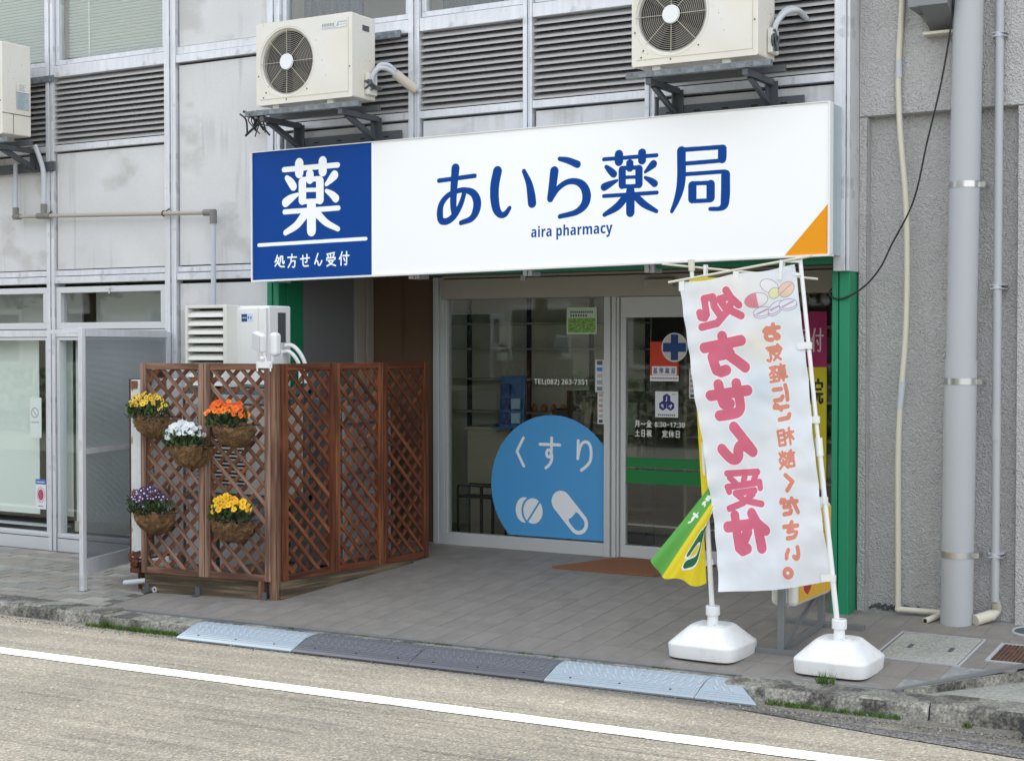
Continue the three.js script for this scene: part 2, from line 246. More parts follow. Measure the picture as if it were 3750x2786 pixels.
// ---------------------------------------------------------------- ground, road, kerb
const TH = 0.043; // the street runs 2.5 degrees off the line of the facade
const KF = (g) => { g.rotateY(TH); g.translate(-4.8, 0, 0); return g; }; // local z = distance from the facade at x = -4.8
const FY = (z) => 0.16875 - 0.075 * z; // the tiled forecourt slopes up to the door
function sheet(x0, x1, z0, z1, y, nx = 1, nz = 1) { const g = new THREE.PlaneGeometry(x1 - x0, z1 - z0, nx, nz); g.rotateX(-Math.PI / 2); g.translate((x0 + x1) / 2, y, (z0 + z1) / 2); return metric(g); }
function prof(pts, x0, x1, bevel = 0) { // polygon in (z, y), drawn along x
  const s = new THREE.Shape(pts.map(([z, y]) => new THREE.Vector2(-z, y)));
  const g = new THREE.ExtrudeGeometry(s, { depth: x1 - x0, bevelEnabled: bevel > 0, bevelThickness: bevel, bevelSize: bevel, bevelSegments: 1, steps: 1, curveSegments: 6 });
  g.rotateY(Math.PI / 2); g.translate(x0, 0, 0); return metric(g);
}
struct('ground', sheet(-450, 450, -450, 450, -0.12), M.dirt, 'bare ground around the street');
struct('road', KF(sheet(-60, 50, 1.50, 7.2, 0)), M.road, 'pale worn asphalt road in the foreground');
{
  // edge line with slightly worn borders
  const top = [], bot = []; for (let i = 0; i <= 260; i++) { const x = -13 + i * 0.1; top.push([x, 2.366 + rr(-0.004, 0.003)]); bot.push([x, 2.490 + rr(-0.003, 0.004)]); }
  const s = new THREE.Shape([...top, ...bot.reverse()].map(([x, z]) => new THREE.Vector2(x, -z))); const g = new THREE.ShapeGeometry(s); g.rotateX(-Math.PI / 2); g.translate(0, 0.004, 0);
  T.line = dtex(512, 512, 1.3, (u, v) => { const a = fbm(u, v, 5, 40, 4, 301), b = vn(u * 200, v * 200, 200, 200, 302), w = ss(0.62, 0.74, 0.6 * a + 0.4 * b); const L = 226 - 70 * w + 10 * (b - 0.5); return [L, L, L * 0.97]; });
  struct('road_marking', KF(metric(g)), std({ map: T.line, roughness: 0.85 }), 'white painted edge line along the road');
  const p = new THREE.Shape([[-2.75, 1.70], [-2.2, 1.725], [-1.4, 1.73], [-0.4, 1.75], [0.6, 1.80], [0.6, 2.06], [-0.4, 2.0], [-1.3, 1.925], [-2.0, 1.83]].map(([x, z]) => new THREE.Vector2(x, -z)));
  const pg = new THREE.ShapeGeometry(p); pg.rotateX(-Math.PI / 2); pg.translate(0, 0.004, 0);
  struct('shade_strip', metric(pg), M.shadeStrip, 'dark narrow strip on the road beside the kerb, painted building shade');  // building shadow painted as a darker asphalt sheet laid on the road
}
{
  const k = new THREE.Group(); k.name = 'kerb'; k.userData = { kind: 'structure', label: 'weathered concrete kerb between road and pavement', category: 'kerb' }; scene.add(k);
  for (let i = -5; i < 9; i++) {
    const s0 = -2.13 + i * 0.998 + 0.004, s1 = s0 + 0.990, low = i >= 0 && i <= 3, t = low ? 0.06 : (i === 4 ? 0.07 : i > 4 ? 0.082 : 0.074), j = rr(-0.003, 0.003);
    const g = prof([[1.372, -0.1], [1.372, t - 0.002], [1.545, t], [1.566, t - 0.006], [1.578, t - 0.02], [1.622 + j, -0.1]], s0, s1); g.attributes.uv.array.forEach((v, n, a) => { a[n] = v + i * 0.37; });
    part(k, 'kerb_stone', KF(g), M.kerb);
  }
}
{
  // forecourt tiles, 150 x 300 mm, on a mortar bed
  const f = new THREE.Group(); f.name = 'forecourt_floor'; f.userData = { kind: 'structure', label: 'sloping grey tiled forecourt in front of the shop', category: 'floor' }; scene.add(f);
  const rot = Math.atan(0.075), bed = new THREE.PlaneGeometry(1, 1); bed.rotateX(-Math.PI / 2);
  const poly = [[-7.06, 1.466], [-2.06, 1.252], [-0.9, -0.45], [-0.9, -1.14], [-7.06, -1.14]];
  const sh = new THREE.Shape(poly.map(([x, z]) => new THREE.Vector2(x, -z))); const bg = new THREE.ShapeGeometry(sh); bg.rotateX(-Math.PI / 2);
  for (let i = 0, p = bg.attributes.position; i < p.count; i++) p.setY(i, FY(p.getZ(i)) - 0.0022);
  bg.computeVertexNormals(); part(f, 'mortar_bed', metric(bg), M.grout);
  const geos = [0, 1, 2, 3].map((k) => { const g = new RoundedBoxGeometry(0.1472, 0.012, 0.2972, 1, 0.0012); g.translate(0, -0.006, 0); return metric(g, k * 0.17, k * 0.29); });
  const zk = (x) => 1.37 - TH * (x + 4.8);
  let n = 0;
  for (let i = 0; i < 41; i++) for (let j = 0; j < 9; j++) {
    const x = -6.98 + i * 0.15, z = 1.20 - j * 0.30 - 0.02 * 0;
    if (z < -1.0 || (x < -6.9 && z < 0) || (x > -2.72 && z < -0.1) || x > -2.06 + (1.252 - z) * 0.68 - 0.08) continue;
    if (z + 0.148 > zk(x) - 0.004) { // cut piece along the kerb
      const z0 = z - 0.148, z1 = zk(x) - 0.008; if (z1 - z0 < 0.03) continue;
      const g = bx(-0.0731, 0.0731, -0.012, 0, z0, z1, 0.0025); g.translate(x, 0, 0); const p = g.attributes.position; for (let q = 0; q < p.count; q++) p.setY(q, p.getY(q) + FY(p.getZ(q))); part(f, 'tile', g, M.tile[n++ % 3]); continue;
    }
    const m = part(f, 'tile', geos[Math.floor(rnd() * 4)], M.tile[Math.floor(rnd() * 3)]); m.position.set(x, FY(z) + rr(-0.0003, 0.0003), z); m.rotation.x = rot; n++;
  }
  // front row cut tiles along the kerb where the grid stops short
  for (let i = 0; i < 34; i++) {
    const x = -6.98 + i * 0.15, z0 = 1.352, z1 = zk(x) - 0.008; if (z1 - z0 < 0.03 || x > -2.1) continue;
    const g = bx(-0.0731, 0.0731, -0.012, 0, z0, z1, 0.002); g.translate(x, 0, 0); const p = g.attributes.position; for (let q = 0; q < p.count; q++) p.setY(q, p.getY(q) + FY(p.getZ(q))); part(f, 'tile', g, M.tile[i % 3]);
  }
}
{
  // block paving on the left
  const PY = (z) => 0.116 - 0.032 * z, f = new THREE.Group(); f.name = 'block_pavement'; f.userData = { kind: 'structure', label: 'grey block paving in front of the left windows', category: 'pavement' }; scene.add(f);
  const bg = sheet(-20, -7.06, -0.06, 1.62, 0, 1, 4); for (let i = 0, p = bg.attributes.position; i < p.count; i++) { p.setY(i, PY(p.getZ(i)) - 0.008); } part(f, 'sand_bed', bg, M.dirt);
  const geos = [0, 1, 2, 3].map((k) => { const g = new RoundedBoxGeometry(0.194, 0.03, 0.094, 1, 0.005); g.translate(0, -0.015, 0); return metric(g, k * 0.13, k * 0.21); });
  for (let j = 0; j < 17; j++) for (let i = 0; i < 18; i++) {
    const z = 1.60 - j * 0.10, x = -7.17 - i * 0.2 - (j % 2) * 0.1; if (z > 1.36 - TH * (x + 4.8) - 0.05 || z < 0.03) continue;
    const m = part(f, 'paving_block', geos[Math.floor(rnd() * 4)], M.block[Math.floor(rnd() * 4)]); m.position.set(x, PY(z) + rr(-0.002, 0.002), z); m.rotation.set(Math.atan(0.032) + rr(-0.008, 0.008), rr(-0.01, 0.01), rr(-0.008, 0.008));
  }
  // the lower concrete apron at the far right, with its metal edging
  const ap = new THREE.Shape([[-2.05, 1.245], [-0.85, -0.45], [2.5, -0.45], [2.5, 1.06]].map(([x, z]) => new THREE.Vector2(x, -z))); const ag = new THREE.ShapeGeometry(ap); ag.rotateX(-Math.PI / 2); ag.translate(0, 0.052, 0);
  struct('concrete_apron', metric(ag), M.concrete, 'rough concrete apron beside the forecourt at the far right');
  const e = thing('edging_strip', 'grey metal edging strip along the slanted end of the tiled floor', 'edging');
  part(e, 'strip', beam([-2.09, FY(1.275) + 0.001, 1.275], [-1.0, FY(-0.31) + 0.001, -0.31], 0.035, 0.014), M.steelGrey);
  part(e, 'riser', beam([-2.045, 0.045, 1.26], [-0.97, 0.10, -0.31], 0.012, 0.08), M.kerb);
  solo('edge_trim', 'thin dark metal trim between the tiled floor and the kerb', 'trim', KF(bx(-2.15, 2.76, 0.045, 0.0705, 1.355, 1.378, 0.003)), M.steelGrey);
}

// ---------------------------------------------------------------- the clad building
const B = thing('clad_building', 'grey metal clad office building with louvers and ribbon windows above the shop', 'building');
{
  const mull = [[-10.42, -10.34], [-9.13, -9.05], [-7.90, -7.79], [-6.93, -6.82], [-5.735, -5.65], [-4.86, -4.795], [-4.01, -3.945], [-2.83, -2.742]];
  mull.forEach(([a, b], i) => {
    const y0 = i < 3 ? 0.10 : 2.14, w = b - a;
    const g = i === 7 ? merge([bx(a, b - 0.022, y0 - 0.02, 5.3, -0.16, 0.0, 0.003), bx(b - 0.018, b, y0 - 0.02, 5.3, -0.22, -0.012, 0.003)])
      : merge([bx(a, a + w * 0.46, y0, 5.3, -0.12, 0.0, 0.003), bx(a + w * 0.52, a + w * 0.68, y0, 5.3, -0.12, -0.008, 0.002), bx(a + w * 0.74, b, y0, 5.3, -0.12, -0.002, 0.002), bx(a + w * 0.4, b - w * 0.1, y0, 5.3, -0.12, -0.022)]);
    part(B, 'mullion', g, M.alu);
  });
  const bay = mull.slice(0, -1).map((m, i) => [m[1], mull[i + 1][0]]);
  const blindSlat = metric(new THREE.BoxGeometry(1, 0.0012, 0.024)); blindSlat.rotateX(-0.62);
  const slatProfile = (() => { const s = new THREE.Shape([[0, 0], [0.003, 0], [0.004, 0.008], [0.056, 0.044], [0.056, 0.048], [0.0, 0.012]].map(([z, y]) => new THREE.Vector2(z, y))); const g = new THREE.ExtrudeGeometry(s, { depth: 1, bevelEnabled: false }); g.rotateY(Math.PI / 2); g.translate(-0.5, 0, 0); return metric(g); })();
  const curtainMat = std({ color: hex(66, 74, 78), roughness: 0.95 });
  bay.forEach(([a, b], i) => {
    const dark = i >= 3, panelTop = i === 2;
    // rails
    const rail = (y0, y1, z = -0.008) => part(B, 'rail', bx(a, b, y0, y1, -0.11, z, 0.003), M.alu);
    if (panelTop) {
      part(B, 'wall_panel', bx(a + 0.014, b - 0.004, 3.878, 5.28, -0.07, -0.034), M.panel);
      rail(3.818, 3.872, -0.02); rail(3.757, 3.814); part(B, 'wall_panel', bx(a + 0.014, b - 0.004, 2.286, 3.738, -0.07, -0.03), M.panel);
      rail(2.236, 2.276, -0.02); rail(2.178, 2.230); part(B, 'wall_panel', bx(a + 0.014, b - 0.002, 0.10, 2.152, -0.07, -0.03), M.panel);
      part(B, 'gap_backing', bx(a, b, 0.1, 5.28, -0.10, -0.072), M.black);
      return;
    }
    // louver band
    const lb = part(B, 'louver_panel', bx(a, b, 3.240, 3.760, -0.15, -0.11), M.black);
    for (let k = 0; k < 12; k++) { const s = part(lb, 'slat', slatProfile, M.slat); s.scale.x = b - a - 0.002; s.rotation.y = 0; s.position.set((a + b) / 2, 3.249 + k * 0.0422, -0.022); s.scale.z = -1; s.scale.z = 1; }
    rail(3.192, 3.240); rail(3.762, 3.848);
    // ribbon window above
    const f = 0.036, wy0 = 3.856, wy1 = 5.22;
    const fr = part(B, 'window', merge([bx(a + 0.004, b - 0.004, wy0, wy0 + f, -0.09, -0.03, 0.003), bx(a + 0.004, b - 0.004, wy1 - f, wy1, -0.09, -0.03, 0.003), bx(a + 0.004, a + 0.004 + f, wy0 + f, wy1 - f, -0.09, -0.03, 0.003), bx(b - 0.004 - f, b - 0.004, wy0 + f, wy1 - f, -0.09, -0.03, 0.003)]), M.alu);
    part(fr, 'pane', bx(a + 0.03, b - 0.03, wy0 + 0.02, wy1 - 0.02, -0.064, -0.060), M.glass);
    if (!dark) { for (let k = 0; k < 34; k++) { const s = part(fr, 'blind_slat', blindSlat, M.blind); s.scale.x = b - a - 0.10; s.position.set((a + b) / 2, wy0 + 0.05 + k * 0.0245, -0.13); } part(fr, 'blind_cord', bar([a + 0.28, 3.9, -0.11], [a + 0.28, 5.1, -0.11], 0.003), M.blind); }
    else { const c = []; const n = 9; for (let k = 0; k < n; k++) { const x = a + 0.06 + k * 0.055; if (x > b - 0.3) break; c.push(bar([x, 3.88, -0.26 - 0.02 * (k % 2)], [x, 5.2, -0.26 - 0.02 * (k % 2)], 0.034, 8)); } part(fr, 'curtain', merge(c), curtainMat); }
    // boards below the louvers
    if (i < 2) {
      part(B, 'wall_panel', bx(a + 0.014, b - 0.004, 2.286, 3.176, -0.07, -0.03), M.panel);
      part(B, 'gap_backing', bx(a, b, 2.27, 3.19, -0.10, -0.072), M.black);
      rail(2.236, 2.278, -0.022); rail(2.178, 2.230);
      const w2 = part(B, 'window', merge([bx(a + 0.006, b - 0.006, 2.104, 2.15, -0.085, -0.016, 0.003), bx(a + 0.006, b - 0.006, 1.826, 1.876, -0.085, -0.016, 0.003), bx(a + 0.006, a + 0.052, 1.876, 2.104, -0.085, -0.016, 0.003), bx(b - 0.058, b - 0.006, 1.876, 2.104, -0.085, -0.016, 0.003)]), M.aluWhite);
      part(w2, 'pane', bx(a + 0.04, b - 0.04, 1.86, 2.12, -0.056, -0.052), M.glass);
      part(w2, 'latch', merge([bx((a + b) / 2 - 0.016, (a + b) / 2 + 0.016, 2.128, 2.144, -0.016, -0.004, 0.002), bx((a + b) / 2 - 0.004, (a + b) / 2 + 0.004, 2.094, 2.128, -0.016, -0.006)]), M.aluWhite);
      part(w2, 'transom_screen', bx(a + 0.04, b - 0.04, 1.862, 2.12, -0.42, -0.40), M.rollscreen);
      rail(1.766, 1.820, -0.012);
      const w3 = part(B, 'window', merge([bx(a + 0.006, b - 0.006, 0.212, 0.242, -0.09, -0.012, 0.003), bx(a + 0.006, b - 0.006, 1.742, 1.762, -0.085, -0.018), bx(a + 0.006, a + 0.036, 0.242, 1.742, -0.085, -0.018), bx(b - 0.036, b - 0.006, 0.242, 1.742, -0.085, -0.018)]), M.aluWhite);
      part(w3, 'pane', bx(a + 0.03, b - 0.03, 0.235, 1.75, -0.056, -0.052), M.glass);
      if (i === 0) { part(w3, 'roll_screen', bx(a - 0.1, -9.405, 0.36, 1.76, -0.17, -0.166), M.rollscreen); part(w3, 'roll_screen', bx(-9.30, b + 0.1, 0.36, 1.76, -0.17, -0.166), M.rollscreen); part(w3, 'floor_trim', bx(a - 0.05, b + 0.05, 0.27, 0.285, -0.19, -0.12), M.aluWhite); }
      else { part(w3, 'roll_screen', bx(a + 0.055, b, 0.33, 1.76, -0.17, -0.166), M.rollscreen); part(w3, 'radiator_grille', bx(a + 0.05, b, 0.25, 0.33, -0.19, -0.15), M.interior); }
      part(B, 'base_panel', bx(a + 0.002, b - 0.002, 0.06, 0.205, -0.08, -0.014, 0.003), M.aluWhite);
    } else {
      part(B, 'wall_panel', bx(a + 0.016, b - 0.004, 2.24, 3.176, -0.07, -0.03), M.panel);
      part(B, 'gap_backing', bx(a, b, 2.24, 3.19, -0.10, -0.072), M.black);
    }
  });
  // body of the building behind the cladding
  part(B, 'roof_block', bx(-15, -2.745, 5.28, 6.5, -8, -0.02), M.panel);
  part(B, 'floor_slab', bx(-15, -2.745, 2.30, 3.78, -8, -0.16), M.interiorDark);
  part(B, 'rear_wall', bx(-15, -2.745, 0, 6.4, -8.2, -8), M.panel);
  part(B, 'upper_partition', bx(-14.8, -2.8, 3.78, 5.28, -1.6, -1.5), M.interior);
  part(B, 'end_wall', bx(-15.2, -15, 0, 6.5, -8.2, -0.02), M.panel);
  part(B, 'end_wall', bx(-2.80, -2.745, 2.30, 5.28, -8, -0.17), M.panel);
  part(B, 'lower_partition', bx(-15, -6.9, 0.0, 2.30, -1.9, -1.8), M.interior);
  part(B, 'front_wall', bx(-15, -10.43, 0, 5.28, -0.12, -0.02), M.panel);
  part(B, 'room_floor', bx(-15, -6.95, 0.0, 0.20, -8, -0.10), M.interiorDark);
  part(B, 'room_floor', bx(-6.9, -2.75, 0.0, 0.246, -4.4, -1.02), M.interior);
  // recess of the shop
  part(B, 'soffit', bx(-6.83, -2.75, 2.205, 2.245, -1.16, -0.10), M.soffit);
  part(B, 'fascia_beam', bx(-6.83, -2.83, 2.165, 2.203, -0.10, -0.03, 0.004), M.green);
  part(B, 'side_wall', bx(-6.92, -6.835, 0.05, 2.30, -8, -0.095), M.interior);
  part(B, 'side_panel', bx(-6.834, -6.822, 0.16, 2.205, -0.86, -0.262), std({ color: hex(118, 120, 120), roughness: 0.75 }));
  part(B, 'corner_post', bx(-6.834, -6.80, 0.2, 2.205, -0.975, -0.87, 0.003), M.header);
  part(B, 'corner_post', bx(-6.834, -6.792, 0.2, 2.205, -1.075, -0.99, 0.003), M.header);
  part(B, 'recess_wall', bx(-6.834, -6.50, 0.2, 2.205, -1.16, -1.085), M.brown);
  part(B, 'recess_wall', bx(-6.50, -6.216, 0.2, 2.205, -1.16, -1.06), M.brownDark);
  part(B, 'shop_rear_wall', bx(-6.9, -2.75, 0.2, 2.30, -4.5, -4.4), M.interior);
  part(B, 'shop_side_wall', bx(-2.82, -2.75, 0.2, 2.30, -4.5, -1.0), M.interior);
}
// green posts that carry the sign
{
  const p = thing('green_post', 'green painted metal post at the left end of the shop recess', 'post', [-6.88, 0, -0.06], 0, 'green posts of the shop front');
  part(p, 'front_face', merge([bx(-0.05, -0.006, 0.08, 2.148, -0.02, 0.07, 0.004), bx(0.0, 0.05, 0.08, 2.148, -0.02, 0.064, 0.004)]), M.green); part(p, 'return_face', bx(0.046, 0.058, 0.1, 2.2, -0.195, -0.024), M.green);
  const q = thing('green_post', 'green painted metal post between the shop recess and the rough concrete wall', 'post', [-2.80, 0, -0.06], 0, 'green posts of the shop front');
  part(q, 'front_face', merge([bx(-0.052, -0.016, 0.155, 2.175, -0.10, 0.012, 0.004), bx(-0.010, 0.052, 0.155, 2.175, -0.10, 0.016, 0.006)]), M.green); part(q, 'return_face', bx(-0.05, 0.05, 0.16, 2.17, -0.14, -0.10), M.green);
}

// ---------------------------------------------------------------- the concrete building
{
  const c = thing('concrete_building', 'rough grey stucco building with a sunken wall panel, right of the shop', 'building');
  part(c, 'wall', bx(-2.742, 5, -0.1, 7.1, -8.2, -0.24), M.stucco);
  part(c, 'wall_band', bx(-2.744, 5, 3.0, 7.1, -0.25, -0.18, 0.006), M.stucco);
  part(c, 'pilaster', bx(-2.744, -2.69, -0.1, 3.002, -0.25, -0.181, 0.006), M.stucco);
  part(c, 'pilaster', bx(-1.862, -1.78, -0.1, 3.002, -0.25, -0.181, 0.006), M.stucco);
  part(c, 'pilaster', bx(-1.0, 5, -0.1, 3.002, -0.25, -0.181, 0.006), M.stucco);
  const lump = []; for (let i = 0; i < 46; i++) { const x = -2.68 + i * 0.0062 + rr(-0.003, 0.003), g = new THREE.IcosahedronGeometry(rr(0.006, 0.013), 0); g.translate(x, 0.20 + rr(-0.01, 0.018), -0.238); lump.push(g); }
  part(c, 'broken_base', merge(lump), M.galvDark);
}

// ---------------------------------------------------------------- shop sign
const SIGN = {big:[[765,139,14,900,132,14],[828,104,30,821,178,25,820,223,23,824,254,18],[862,179,16,848,217,18,822,253,21,796,268,21,774,265,22,769,242,23,775,213,20,798,189,17,837,175,16,867,175,18,894,186,24,908,210,29,905,240,27,888,264,20,848,276,15],[983,123,32,973,167,32,973,211,31,981,244,27,996,259,20,1011,257,18,1027,239,13],[1078,129,14,1096,167,22,1104,204,28,1107,229,29],[1203,100,13,1232,107,19,1265,121,22],[1185,136,29,1179,180,27,1171,219,22],[1172,218,20,1197,190,17,1230,172,17,1262,173,20,1286,189,26,1296,216,29,1290,242,26,1265,263,19,1204,275,14],[1354,112,12,1527,112,12],[1404,101,27,1404,122,27],[1480,102,26,1480,123,26],[1440,130,24,1440,143,24],[1415,147,23,1415,193,23],[1470,148,23,1470,194,23],[1415,142,12,1470,144,12],[1415,170,10,1470,172,10],[1415,197,12,1470,199,12],[1362,135,12,1375,147,20,1387,158,22],[1355,195,23,1370,189,20,1398,178,8],[1517,137,23,1506,146,18,1490,159,8],[1490,175,9,1509,186,18,1521,195,21],[1354,222,12,1528,222,12],[1442,211,27,1442,276,27],[1427,228,23,1400,255,23,1356,278,13],[1458,228,21,1486,253,21,1527,277,12],[1606,105,27,1606,188,27,1601,220,24,1590,252,18,1576,280,11],[1606,102,13,1733,103,13],[1734,109,26,1733,137,26],[1608,143,12,1733,142,12],[1612,174,12,1740,174,12],[1744,183,27,1743,252,27,1740,271,23,1728,280,14,1697,280,12],[1641,208,25,1641,248,25],[1698,208,25,1698,248,25],[1641,202,12,1698,204,12],[1641,254,12,1698,255,12]],yaku:[[137,64,18,365,63,18],[203,47,35,203,79,35],[302,47,34,302,80,34],[248,86,32,248,102,32],[216,110,32,216,169,32],[290,111,32,290,171,32],[216,101,17,290,103,17],[216,136,14,290,139,14],[216,174,17,290,176,17],[150,92,19,167,108,28,178,122,29],[144,173,31,164,162,27,196,149,12],[351,95,31,337,107,25,317,123,14],[317,144,13,341,158,23,356,171,28],[139,204,17,367,203,17],[254,187,37,254,272,37],[223,220,31,191,250,26,143,273,19],[280,218,28,316,248,23,365,271,17]],line:[[26,309,12,479,308,12]]};
{
  const L = -6.882, R = -2.786, yt = (x) => 3.020 + (x - L) / (R - L) * 0.019, yb = (x) => 2.148 + (x - L) / (R - L) * 0.057;
  const skew = (g, y0, y1) => { const p = g.attributes.position; for (let i = 0; i < p.count; i++) { const x = p.getX(i), t = (p.getY(i) - y0) / (y1 - y0); p.setY(i, yb(x) + t * (yt(x) - yb(x))); } g.computeVertexNormals(); return g; };
  const s = thing('shop_sign', 'long white shop sign board with blue lettering and a blue square at its left end', 'sign', [0, 0, 0]);
  part(s, 'box', skew(bx(L, R, 0, 1, 0.004, 0.206), 0, 1), std({ color: hex(178, 190, 196), roughness: 0.45, metalness: 0.3 }));
  part(s, 'frame', merge([skew(bx(L - 0.008, R + 0.01, -0.014, 0.0, 0.15, 0.224), 0, 1), skew(bx(L - 0.008, R + 0.01, 1.0, 1.006, 0.15, 0.224), 0, 1), skew(bx(R, R + 0.012, 0, 1, 0.17, 0.224), 0, 1), skew(bx(L - 0.01, L, 0, 1, 0.17, 0.224), 0, 1)]), M.white);
  const tx = ctex(2048, 426, (g, w, h) => {
    g.fillStyle = '#f4f5f5'; g.fillRect(0, 0, w, h); g.fillStyle = '#003f8c'; g.fillRect(0, 0, 502, h); g.fillStyle = g.strokeStyle = '#003f8c'; brush(g, SIGN.big);
    g.save(); g.translate(1102, 334); g.scale(0.92, 1); g.font = 'bold 44px sans-serif'; g.textAlign = 'left'; g.fillText('aira pharmacy', 0, 0); g.restore();
    g.fillStyle = g.strokeStyle = '#f6f7f8'; brush(g, SIGN.yaku); brush(g, SIGN.line.map((a) => a.slice()));
    g.strokeStyle = '#f4f6f8'; [...'処方せん受付'].forEach((c, i) => glyph(g, c, 117 + i * 54.5, 368, 44, 48, 5.6));
    g.fillStyle = '#e8981e'; g.beginPath(); g.moveTo(1921, h); g.lineTo(w, 284); g.lineTo(w, h); g.fill();
  });
  const g = skew(new THREE.BoxGeometry(R - L, 1, 0.008, 24, 1, 1).translate((L + R) / 2, 0.5, 0.211), 0, 1);
  part(s, 'face_panel', g, new THREE.MeshPhysicalMaterial({ map: tx, roughness: 0.55, specularIntensity: 0.35 }));
}

// ---------------------------------------------------------------- shop front with sliding door
const SF = thing('glazed_entrance', 'aluminium framed glass shop front with a sliding door set back under the sign', 'shop front', [0, 0, -1.05]);
{
  const H = 0.04;
  part(SF, 'jamb', merge([bx(-6.212, -6.165, 0.2, 2.2, -0.08, H, 0.004), bx(-6.163, -6.12, 0.2, 2.2, -0.08, H - 0.012, 0.004)]), M.frame);
  part(SF, 'header', merge([bx(-6.118, -2.83, 2.036, 2.182, -0.10, H + 0.03, 0.006), bx(-6.118, -2.83, 2.188, 2.206, -0.1, H + 0.01)]), M.header);
  part(SF, 'bottom_rail', bx(-6.118, -4.803, 0.2, 0.334, -0.03, H - 0.004, 0.004), M.frame);
  part(SF, 'stile', bx(-6.118, -6.096, 0.334, 2.036, -0.03, H - 0.012, 0.003), M.frame);
  part(SF, 'centre_post', merge([bx(-4.802, -4.757, 0.2, 2.036, -0.05, H, 0.003), bx(-4.753, -4.722, 0.2, 2.036, -0.05, H - 0.02, 0.003), bx(-4.72, -4.704, 0.2, 2.036, -0.06, H - 0.034, 0.002)]), M.frame);
  part(SF, 'fixed_pane', bx(-6.10, -4.80, 0.33, 2.04, -0.004, 0.002), M.glassDim);
  const d = part(SF, 'sliding_door', merge([bx(-4.70, -3.70, 1.892, 2.034, -0.05, -0.012, 0.003), bx(-4.70, -3.70, 0.225, 0.328, -0.05, -0.012, 0.003), bx(-4.70, -4.66, 0.328, 1.892, -0.05, -0.012, 0.003), bx(-3.74, -3.70, 0.328, 1.892, -0.05, -0.012, 0.003)]), M.frame);
  part(d, 'pane', bx(-4.67, -3.73, 0.32, 1.90, -0.034, -0.028), M.glassDim);
  part(d, 'green_band', bx(-4.70, -3.70, 0.868, 0.934, -0.0275, -0.0255), std({ color: hex(0, 112, 48), roughness: 0.5 }));
  part(d, 'green_band', bx(-4.70, -3.70, 0.757, 0.850, -0.0275, -0.0255), std({ color: hex(0, 112, 48), roughness: 0.5 }));
  part(SF, 'side_stile', bx(-3.70, -3.655, 0.2, 2.036, -0.05, H - 0.01, 0.003), M.frame);
  part(SF, 'side_pane', bx(-3.66, -2.86, 0.3, 2.04, -0.004, 0.002), M.glassDim);
  part(SF, 'side_rail', bx(-3.655, -2.84, 0.2, 0.32, -0.03, H - 0.01, 0.003), M.frame);
  part(SF, 'door_sensor', merge([bx(-4.47, -4.25, 2.09, 2.15, H + 0.03, H + 0.075, 0.012), bx(-4.44, -4.28, 2.098, 2.106, H + 0.07, H + 0.078)]), M.header);
  part(SF, 'header_clip', merge([bx(-5.44, -5.40, 2.16, 2.20, H + 0.03, H + 0.05, 0.004)]), M.frame);
  // round blue window film
  const cx = -5.225, cy = 0.705, r = 0.505, pts = [];
  { const a0 = Math.acos((-4.806 - cx) / r), a1 = Math.PI + Math.asin((cy - 0.345) / r); pts.push([-4.806, 0.345]); for (let i = 0; i <= 110; i++) { const a = a0 + (a1 - a0) * i / 110; pts.push([cx + r * Math.cos(a), cy + r * Math.sin(a)]); } }
  const sg = new THREE.ShapeGeometry(new THREE.Shape(pts.map((p) => new THREE.Vector2(...p)))); const uv = sg.attributes.uv, sp = sg.attributes.position;
  for (let i = 0; i < sp.count; i++) uv.setXY(i, (sp.getX(i) - cx + r) / (2 * r), (sp.getY(i) - cy + r) / (2 * r));
  sg.translate(0, 0, 0.006);
  const px = (x) => (x - cx + r) / (2 * r) * 1024, py = (y) => 1024 - (y - cy + r) / (2 * r) * 1024;
  const film = ctex(1024, 1024, (g) => {
    g.fillStyle = '#4a97cf'; g.fillRect(0, 0, 1024, 1024); g.strokeStyle = g.fillStyle = '#e6eaec';
    glyph(g, 'く', px(-5.485), py(0.945), 150, 235, 22); glyph(g, 'す', px(-5.245), py(0.945), 185, 240, 22); glyph(g, 'り', px(-4.965), py(0.940), 205, 245, 22);
    const ux = px(-5.41), uy = py(0.525); g.beginPath(); g.ellipse(ux - 42, uy - 4, 74, 92, 0, 0, 7); g.fill(); g.fillStyle = '#4a97cf'; g.beginPath(); g.ellipse(ux + 26, uy, 94, 106, 0, 0, 7); g.fill();
    g.fillStyle = '#e6eaec'; g.beginPath(); g.ellipse(ux + 28, uy, 80, 92, 0, 0, 7); g.fill(); g.strokeStyle = '#4a97cf'; g.lineWidth = 14; g.beginPath(); g.moveTo(ux - 30, uy + 96); g.lineTo(ux + 92, uy - 82); g.stroke();
    g.save(); g.translate(px(-5.085), py(0.53)); g.rotate(0.82); g.fillStyle = '#e6eaec'; g.beginPath(); g.roundRect(-180, -78, 360, 156, 78); g.fill(); g.fillStyle = '#4a97cf'; g.beginPath(); g.roundRect(10, -50, 142, 100, 50); g.fill(); g.fillStyle = '#e6eaec'; g.beginPath(); g.ellipse(0, 0, 34, 72, 0, 0, 7); g.fill(); g.restore();
  });
  part(SF, 'round_film', sg, std({ map: film, roughness: 0.4, side: THREE.DoubleSide }));
  const sticker = (name, x0, x1, y0, y1, z, w, h, draw, see = false) => { const g = new THREE.PlaneGeometry(x1 - x0, y1 - y0); g.translate((x0 + x1) / 2, (y0 + y1) / 2, z); return part(SF, name, g, std({ map: ctex(w, h, draw), roughness: 0.5, transparent: see, side: THREE.DoubleSide })); };
